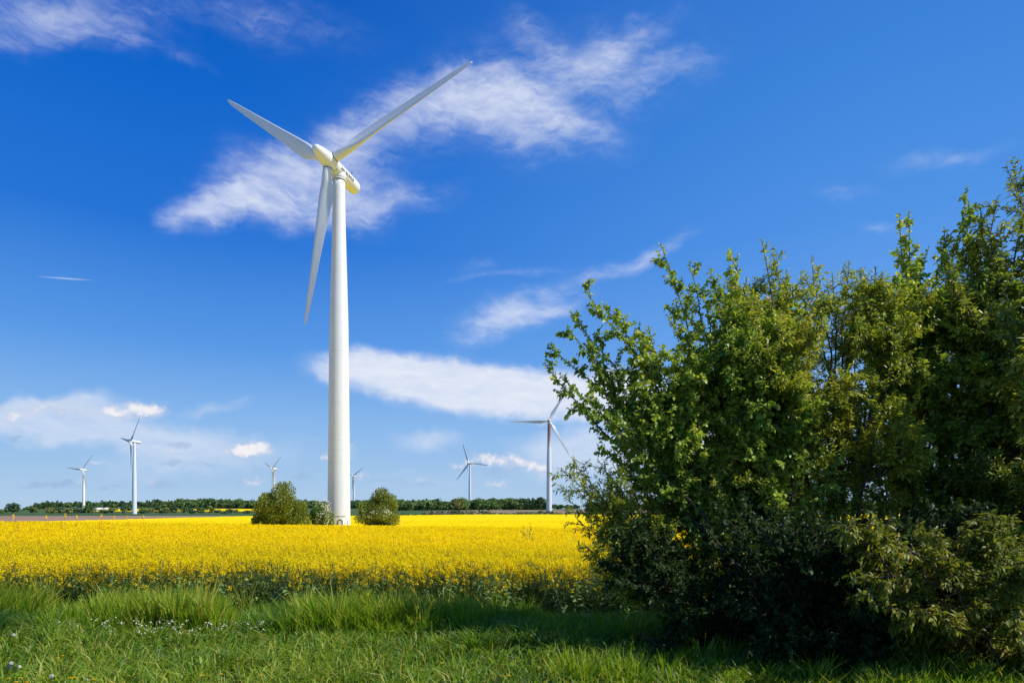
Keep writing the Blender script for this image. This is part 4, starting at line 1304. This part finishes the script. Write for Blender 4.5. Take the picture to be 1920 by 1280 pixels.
    # ---- farm with white roofs among the trees
    for (px, d, w, lab) in [(184, 600, 10.0, 'farm building with a long white roof among the trees left of the tall left turbine'), (199, 620, 6.0, 'smaller farm building with a white roof right beside the longer white roof')]:
        b = at(px, 952, d)
        gz = float(ground(b[0], d))
        e = empty('farm_building', (b[0], d, gz), lab, 'building', 'white-roofed farm buildings', R(-14))
        H = b[2] - gz + .3
        hw, hd, rh = w / 2, 3.0, 1.5
        wl = Geo()
        V = np.array([[-hw, -hd, 0], [hw, -hd, 0], [hw, hd, 0], [-hw, hd, 0], [-hw, -hd, H - rh], [hw, -hd, H - rh], [hw, hd, H - rh], [-hw, hd, H - rh], [-hw, 0, H - .05], [hw, 0, H - .05]])
        wl.add(V, [np.array([[0, 1, 5, 4], [1, 2, 6, 5], [2, 3, 7, 6], [3, 0, 4, 7]]), np.array([[4, 8, 7], [5, 6, 9]])])
        wl.build('wall', M['house'], e)
        rf = Geo()
        o = .35
        V = np.array([[-hw - o, -hd - o, H - rh - .15], [hw + o, -hd - o, H - rh - .15], [hw + o, 0, H], [-hw - o, 0, H], [-hw - o, hd + o, H - rh - .15], [hw + o, hd + o, H - rh - .15]])
        V2 = V + np.array([0, 0, .12])
        rf.add(np.concatenate([V, V2]), [np.array([[0, 1, 2, 3], [3, 2, 5, 4], [6, 9, 8, 7], [9, 10, 11, 8], [0, 6, 7, 1], [4, 5, 11, 10], [0, 3, 9, 6], [3, 4, 10, 9], [1, 7, 8, 2], [2, 8, 11, 5]])])
        rf.build('roof', M['roof'], e)


build_far()


# ------------------------------------------------------------------ wind turbines
HUB_H, RAD, TILT = 49.0, 22.0, R(6.0)


def lathe(geo, prof, k=48, cap0=True, cap1=True):
    """profile [(r, z)] round +Z"""
    a = np.arange(k) * 2 * np.pi / k
    prof = np.asarray(prof, float)
    v = np.stack([prof[:, :1] * np.cos(a), prof[:, :1] * np.sin(a), np.repeat(prof[:, 1:], k, 1)], -1).reshape(-1, 3)
    n = len(prof)
    i = np.arange(n - 1)[:, None] * k
    j, j2 = np.arange(k)[None], ((np.arange(k) + 1) % k)[None]
    f = [np.stack([i + j, i + j2, i + k + j2, i + k + j], -1).reshape(-1, 4)]
    caps = []
    if cap0:
        caps.append(np.arange(k)[::-1])
    if cap1:
        caps.append(np.arange(k) + (n - 1) * k)
    if caps:
        f.append(np.array(caps))
    geo.add(v, f)


def outward(o):
    """consistent outward normals on a closed mesh"""
    bm = bmesh.new()
    bm.from_mesh(o.data)
    bmesh.ops.recalc_face_normals(bm, faces=bm.faces)
    bm.to_mesh(o.data)
    bm.free()
    return o


def blade_geo(k=28):
    """span along +Z, leading edge towards +X, upwind towards -Y"""
    g = Geo()
    zs = np.array([.95, 1.3, 1.8, 2.4, 3.2, 4.0, 4.8, 6, 8, 10, 12, 14, 16, 18, 19.5, 20.6, 21.3, 21.75, 21.95])
    ch = np.interp(zs, [0.9, 1.8, 3.0, 4.4, 6, 10, 14, 18, 20, 21.2, 21.8, 22], [1.22, 1.24, 1.62, 2.02, 1.86, 1.48, 1.16, .86, .68, .48, .28, .12])
    th = np.interp(zs, [0.9, 1.8, 3.0, 4.4, 6, 10, 14, 18, 22], [1.0, .98, .62, .40, .29, .22, .19, .17, .15])
    mor = sstep(zs, 1.6, 4.2)
    tw = np.radians(np.interp(zs, [0, 3.5, 6, 10, 15, 20, 22], [19, 17, 11.5, 6.5, 2.5, 0.3, 0]))
    rings = []
    a = np.arange(k) * 2 * np.pi / k
    for z, c, t, m, w in zip(zs, ch, th, mor, tw):
        xc = .5 + .5 * np.cos(a)                     # 1 = leading edge
        s = 1 - xc
        yt = 5 * t * (.2969 * np.sqrt(s) - .126 * s - .3516 * s ** 2 + .2843 * s ** 3 - .1036 * s ** 4) * np.sign(np.sin(a) + 1e-9)
        yt = np.where(np.sin(a) >= 0, yt * .75, yt * 1.2) - .03 * m * np.sin(np.pi * s)   # flatter towards the wind
        ax_ = np.stack([(xc - .68) * c, yt * c], -1)
        ci = np.stack([np.cos(a) * .61, np.sin(a) * .61], -1)
        p = ci * (1 - m) + ax_ * m
        x = p[:, 0] * math.cos(w) - p[:, 1] * math.sin(w)
        y = -(p[:, 0] * math.sin(w) + p[:, 1] * math.cos(w))
        rings.append(np.stack([x, y, np.full(k, z)], -1))
    n = len(rings)
    i = np.arange(n - 1)[:, None] * k
    j, j2 = np.arange(k)[None], ((np.arange(k) + 1) % k)[None]
    q = np.stack([i + j, i + j2, i + k + j2, i + k + j], -1).reshape(-1, 4)
    g.add(np.concatenate(rings), [q, np.stack([np.arange(k)[::-1], np.arange(k) + (n - 1) * k])])
    return g


def text_mesh(s, size, depth=.01):
    c = bpy.data.curves.new('t', 'FONT')
    c.body = s
    c.size = size
    c.extrude = depth / 2
    c.offset = size * .018
    c.resolution_u = 3
    o = bpy.data.objects.new('t', c)
    COL.objects.link(o)
    dg = bpy.context.evaluated_depsgraph_get()
    dg.update()
    me = bpy.data.meshes.new_from_object(o.evaluated_get(dg))
    bpy.data.objects.remove(o)
    bpy.data.curves.remove(c)
    bm = bmesh.new()
    bm.from_mesh(me)
    bmesh.ops.triangulate(bm, faces=bm.faces)
    for q in range(1, 12):
        bmesh.ops.bisect_plane(bm, geom=bm.verts[:] + bm.edges[:] + bm.faces[:], plane_co=(0, size * (q / 12 - .15), 0), plane_no=(0, 1, 0))
    xs = max(v.co.x for v in bm.verts)
    for q in range(1, 40):
        bmesh.ops.bisect_plane(bm, geom=bm.verts[:] + bm.edges[:] + bm.faces[:], plane_co=(xs * q / 40, 0, 0), plane_no=(1, 0, 0))
    bm.to_mesh(me)
    bm.free()
    return me


PROF = [(0, 1.52), (7, 1.45), (18, 1.35), (28, 1.25), (35, 1.06), (42, .87), (47.85, .80)]


def tower_r(h):
    return float(np.interp(h, [p[0] for p in PROF], [p[1] for p in PROF]))


BLADE = blade_geo()


def turbine(label, px, d, yaw, az0, hub_py=None, gz=None, detail=False, tower_mat='paint', nac_len=6.4, group='distant wind turbines'):
    """px = tower column; hub height fixes the ground unless gz is given"""
    ang = R(yaw)
    a_h = np.array([-math.sin(ang), -math.cos(ang), 0])
    x = (px - CX) / F * d
    hub = np.array([0, 0, HUB_H]) + a_h * 2.25
    if gz is None:
        gz = EYE + (HY - hub_py) / F * d - HUB_H
    e = empty('wind_turbine', (x, d, gz), label, 'wind turbine', group)
    a = np.array([a_h[0] * math.cos(TILT), a_h[1] * math.cos(TILT), math.sin(TILT)])
    u = np.array([math.cos(ang), -math.sin(ang), 0])
    v = np.cross(u, a)
    v = v if v[2] > 0 else -v

    def frame(o, cols, loc):
        m = Matrix([[float(cols[j][i]) for j in range(3)] + [float(loc[i])] for i in range(3)] + [[0, 0, 0, 1]])
        o.matrix_basis = m

    # tower with weld seams
    hs = sorted(set([-1.5, 0] + list(np.linspace(0, 47.85, 40))))
    prof = []
    for h in hs:
        prof.append((tower_r(max(h, 0)), h))
    prof.sort(key=lambda p: p[1])
    g = Geo()
    lathe(g, prof, 64 if detail else 32)
    tw = outward(g.build('tower', M[tower_mat], e, smooth=True))
    # yaw collar and nacelle
    g = Geo()
    lathe(g, [(.80, 47.6), (.90, 47.62), (.93, 48.05), (.93, 48.7)], 40, False, False)
    lathe(g, [(.925, 47.56), (.935, 47.58), (.935, 47.66), (.925, 47.68)], 40, False, False)
    g.build('yaw_collar', M['paint'], e, smooth=True)
    g = Geo()
    n0, n1 = -.95, -nac_len
    # (local z along the shaft, towards the wind)
    pr = [(.10, n1), (.45, n1 + .02), (.70, n1 + .10), (.84, n1 + .26), (.90, n1 + .5), (.93, -4.0), (.93, -1.3), (.90, -1.02), (.86, n0), (.3, n0)]
    lathe(g, pr, 40)
    nac = outward(g.build('nacelle', M['paint'], e, smooth=True))
    frame(nac, (u, v, a), hub)
    # spinner / hub
    g = Geo()
    lathe(g, [(.3, -.90), (.84, -.90), (.93, -.75), (.98, 0), (.97, .75), (.90, 1.2), (.74, 1.95), (.57, 2.6), (.46, 2.92), (.34, 3.06), (.18, 3.13), (.02, 3.15)], 40)
    for k in range(3):
        t = R(az0) + k * 2 * math.pi / 3
        s = np.array([math.cos(t), math.sin(t), 0])
        c2 = np.array([-math.sin(t), math.cos(t), 0])
        gg = Geo()
        lathe(gg, [(.70, .3), (.70, .82), (.66, .93), (.2, .93)], 32, False, False)
        V = gg.v[0]
        W = V[:, :1] * c2 + V[:, 1:2] * np.array([0, 0, 1.]) + V[:, 2:3] * s
        g.add(W, [np.concatenate(f) for f in gg.f.values()])
    hb = outward(g.build('hub', M['paint'], e, smooth=True))
    frame(hb, (u, v, a), hub)
    # dark gap ring between hub and nacelle
    g = Geo()
    lathe(g, [(.80, -1.0), (.80, -.86)], 32, False, False)
    if detail:
        frame(g.build('shaft_seal', M['dark'], e), (u, v, a), hub)
    for k in range(3):
        t = R(az0) + k * 2 * math.pi / 3
        s = math.cos(t) * u + math.sin(t) * v
        c = math.sin(t) * u - math.cos(t) * v        # clockwise: leading edge
        me = BLADE_ME
        b = bpy.data.objects.new('blade', me)
        COL.objects.link(b)
        b.parent = e
        frame(b, (c, -a, s), hub)
        if detail:
            gg = Geo()
            lathe(gg, [(.615, 1.02), (.628, 1.03), (.628, 1.07), (.615, 1.08)], 32, False, False)
            lathe(gg, [(.60, .90), (.60, .99)], 32, False, False)
            o = gg.build('root_ring', M['dark'], b)
    # wind vane and anemometer at the back of the nacelle
    g = Geo()
    for (zz, xx) in ((-5.0, .12), (-5.35, -.12)):
        tubes(g, np.array([[[xx, .85, zz], [xx, 1.75, zz]]]), np.array([[.03, .025]]), 6)
        tubes(g, np.array([[[xx - .16, 1.72, zz], [xx + .16, 1.72, zz]]]), np.array([[.03, .03]]), 6)
        tubes(g, np.array([[[xx, 1.72, zz - .2], [xx, 1.72, zz + .2]]]), np.array([[.028, .028]]), 6)
    if detail:
        frame(g.build('wind_vane', M['steel'], e), (u, v, a), hub)
    if detail:
        # lettering along the nacelle side
        me = text_mesh('AN BONUS', .62)
        n = len(me.vertices)
        co = np.empty(n * 3)
        me.vertices.foreach_get('co', co)
        co = co.reshape(-1, 3)
        wdt = co[:, 0].max()
        phi0 = R(-5)
        rr = .945 + co[:, 2]
        ph = phi0 + (co[:, 1] - .22) / .93
        new = np.stack([rr * np.cos(ph), rr * np.sin(ph), -1.45 - co[:, 0] * (3.0 / wdt)], -1)
        me.vertices.foreach_set('co', new.astype(np.float32).ravel())
        me.materials.clear()
        me.materials.append(M['letter'])
        o = bpy.data.objects.new('lettering', me)
        COL.objects.link(o)
        o.parent = nac
        # door, stencil, spray marks on the tower foot
        to_cam = math.atan2(-d, -x)
        def on_tower(pts, off):
            """(s along the wall, h) -> point on the tower, s=0 faces the camera"""
            out = []
            for s_, h in pts:
                r_ = tower_r(h) + off
                an = to_cam + s_ / r_
                out.append([r_ * math.cos(an), r_ * math.sin(an), h])
            return np.array(out)
        arch = lambda w, h: [(-w, 0.35)] + [(-w, y) for y in np.linspace(.6, h - w, 6)] + [(-w * math.cos(q), h - w + w * math.sin(q)) for q in np.linspace(.25, math.pi - .25, 9)] + [(w, y) for y in np.linspace(h - w, .6, 6)] + [(w, .35)]
        S0 = .14
        gg = Geo()
        o1, i1 = arch(.36, 2.12), arch(.25, 2.0)
        P1, P2 = on_tower([(S0 + p, h) for p, h in o1], .05), on_tower([(S0 + p, h) for p, h in i1], .05)
        P0 = on_tower([(S0 + p, h) for p, h in o1], -.02)
        P3 = on_tower([(S0 + p, h) for p, h in i1], .0)
        k = len(o1)
        i = np.arange(k - 1)
        gg.add(np.concatenate([P0, P1, P2, P3]), [np.stack([i + r * k, i + 1 + r * k, i + 1 + (r + 1) * k, i + (r + 1) * k], -1) for r in range(3)])
        fr = gg.build('door_frame', M['frame'], e)
        gg = Geo()
        P = on_tower([(S0 + p, h) for p, h in arch(.25, 2.0)], .012)
        cen = on_tower([(S0, 1.1)], .015)
        k = len(P)
        gg.add(np.concatenate([P, cen]), [np.array([[j, j + 1, k] for j in range(k - 1)])])
        dr = gg.build('door', M['doorgrey'], e)
        gg = Geo()
        hp = on_tower([(S0 + .15, 1.1), (S0 + .15, 1.25)], .05)
        tubes(gg, hp[None], np.full((1, 2), .018), 6)
        gg.build('handle', M['steel'], dr)
        me = text_mesh('AA-CMAA NOT 5A', .22)
        n = len(me.vertices)
        co = np.empty(n * 3)
        me.vertices.foreach_get('co', co)
        co = co.reshape(-1, 3)
        wdt = co[:, 0].max()
        new = on_tower(np.stack([(co[:, 0] / wdt - .5) * 1.55 + .16, 2.40 + co[:, 1]], -1), .015)
        me.vertices.foreach_set('co', new.astype(np.float32).ravel())
        me.materials.clear()
        me.materials.append(M['stencil'])
        o = bpy.data.objects.new('stencil_lettering', me)
        COL.objects.link(o)
        o.parent = e
        gg = Geo()
        for s_, h0, h1, w in ((.80, 1.35, 1.6, .03), (.70, .8, 1.15, .04), (1.02, 1.0, 1.4, .04), (1.22, 1.1, 1.9, .07), (.93, 1.5, 1.7, .03)):
            P = on_tower([(s_ - w, h0), (s_ + w, h0), (s_ + w * 1.2, h1), (s_ - w * .8, h1)], .008)
            gg = Geo()
            gg.add(P, [np.array([[0, 1, 2, 3]])])
            gg.build('spray_mark', M['spray'], e)
    return e


_b = outward(BLADE.build('blade_source', M['blade'], smooth=True))
BLADE_ME = _b.data
bpy.data.objects.remove(_b)
BLADE_ME.name = 'blade'

turbine('large white wind turbine standing in the yellow field, rotor high before the clouds', 635.5, 86.1, 19.2, 24.6, gz=-1.62, detail=True, tower_mat='paint_chip', group='wind turbines')
turbine('tall white turbine seen from the side, with long nacelle, in the left distance', 252, 435, 42, 50, hub_py=827, group='wind turbines')
turbine('small rust-tinged turbine at the far left, one blade level', 157, 735, 11, 53, hub_py=880, tower_mat='paint_tinge', group='wind turbines')
turbine('small turbine half hidden behind the large olive shrub', 514, 754, 40, 38, hub_py=878, tower_mat='paint_tinge', group='wind turbines')
turbine('small turbine directly right of the big white tower, above the right tower shrub', 663.5, 950, 29, 32, hub_py=892.5, tower_mat='paint_tinge', group='wind turbines')
turbine('white turbine with thin blades in the middle distance above the ragged hedge', 881, 660, 24, 112, hub_py=868, group='wind turbines')
turbine('white turbine with rust-brown streak below its hub, left of the thicket', 1029.5, 350, 5, 60, hub_py=790, tower_mat='paint_rust', group='wind turbines')
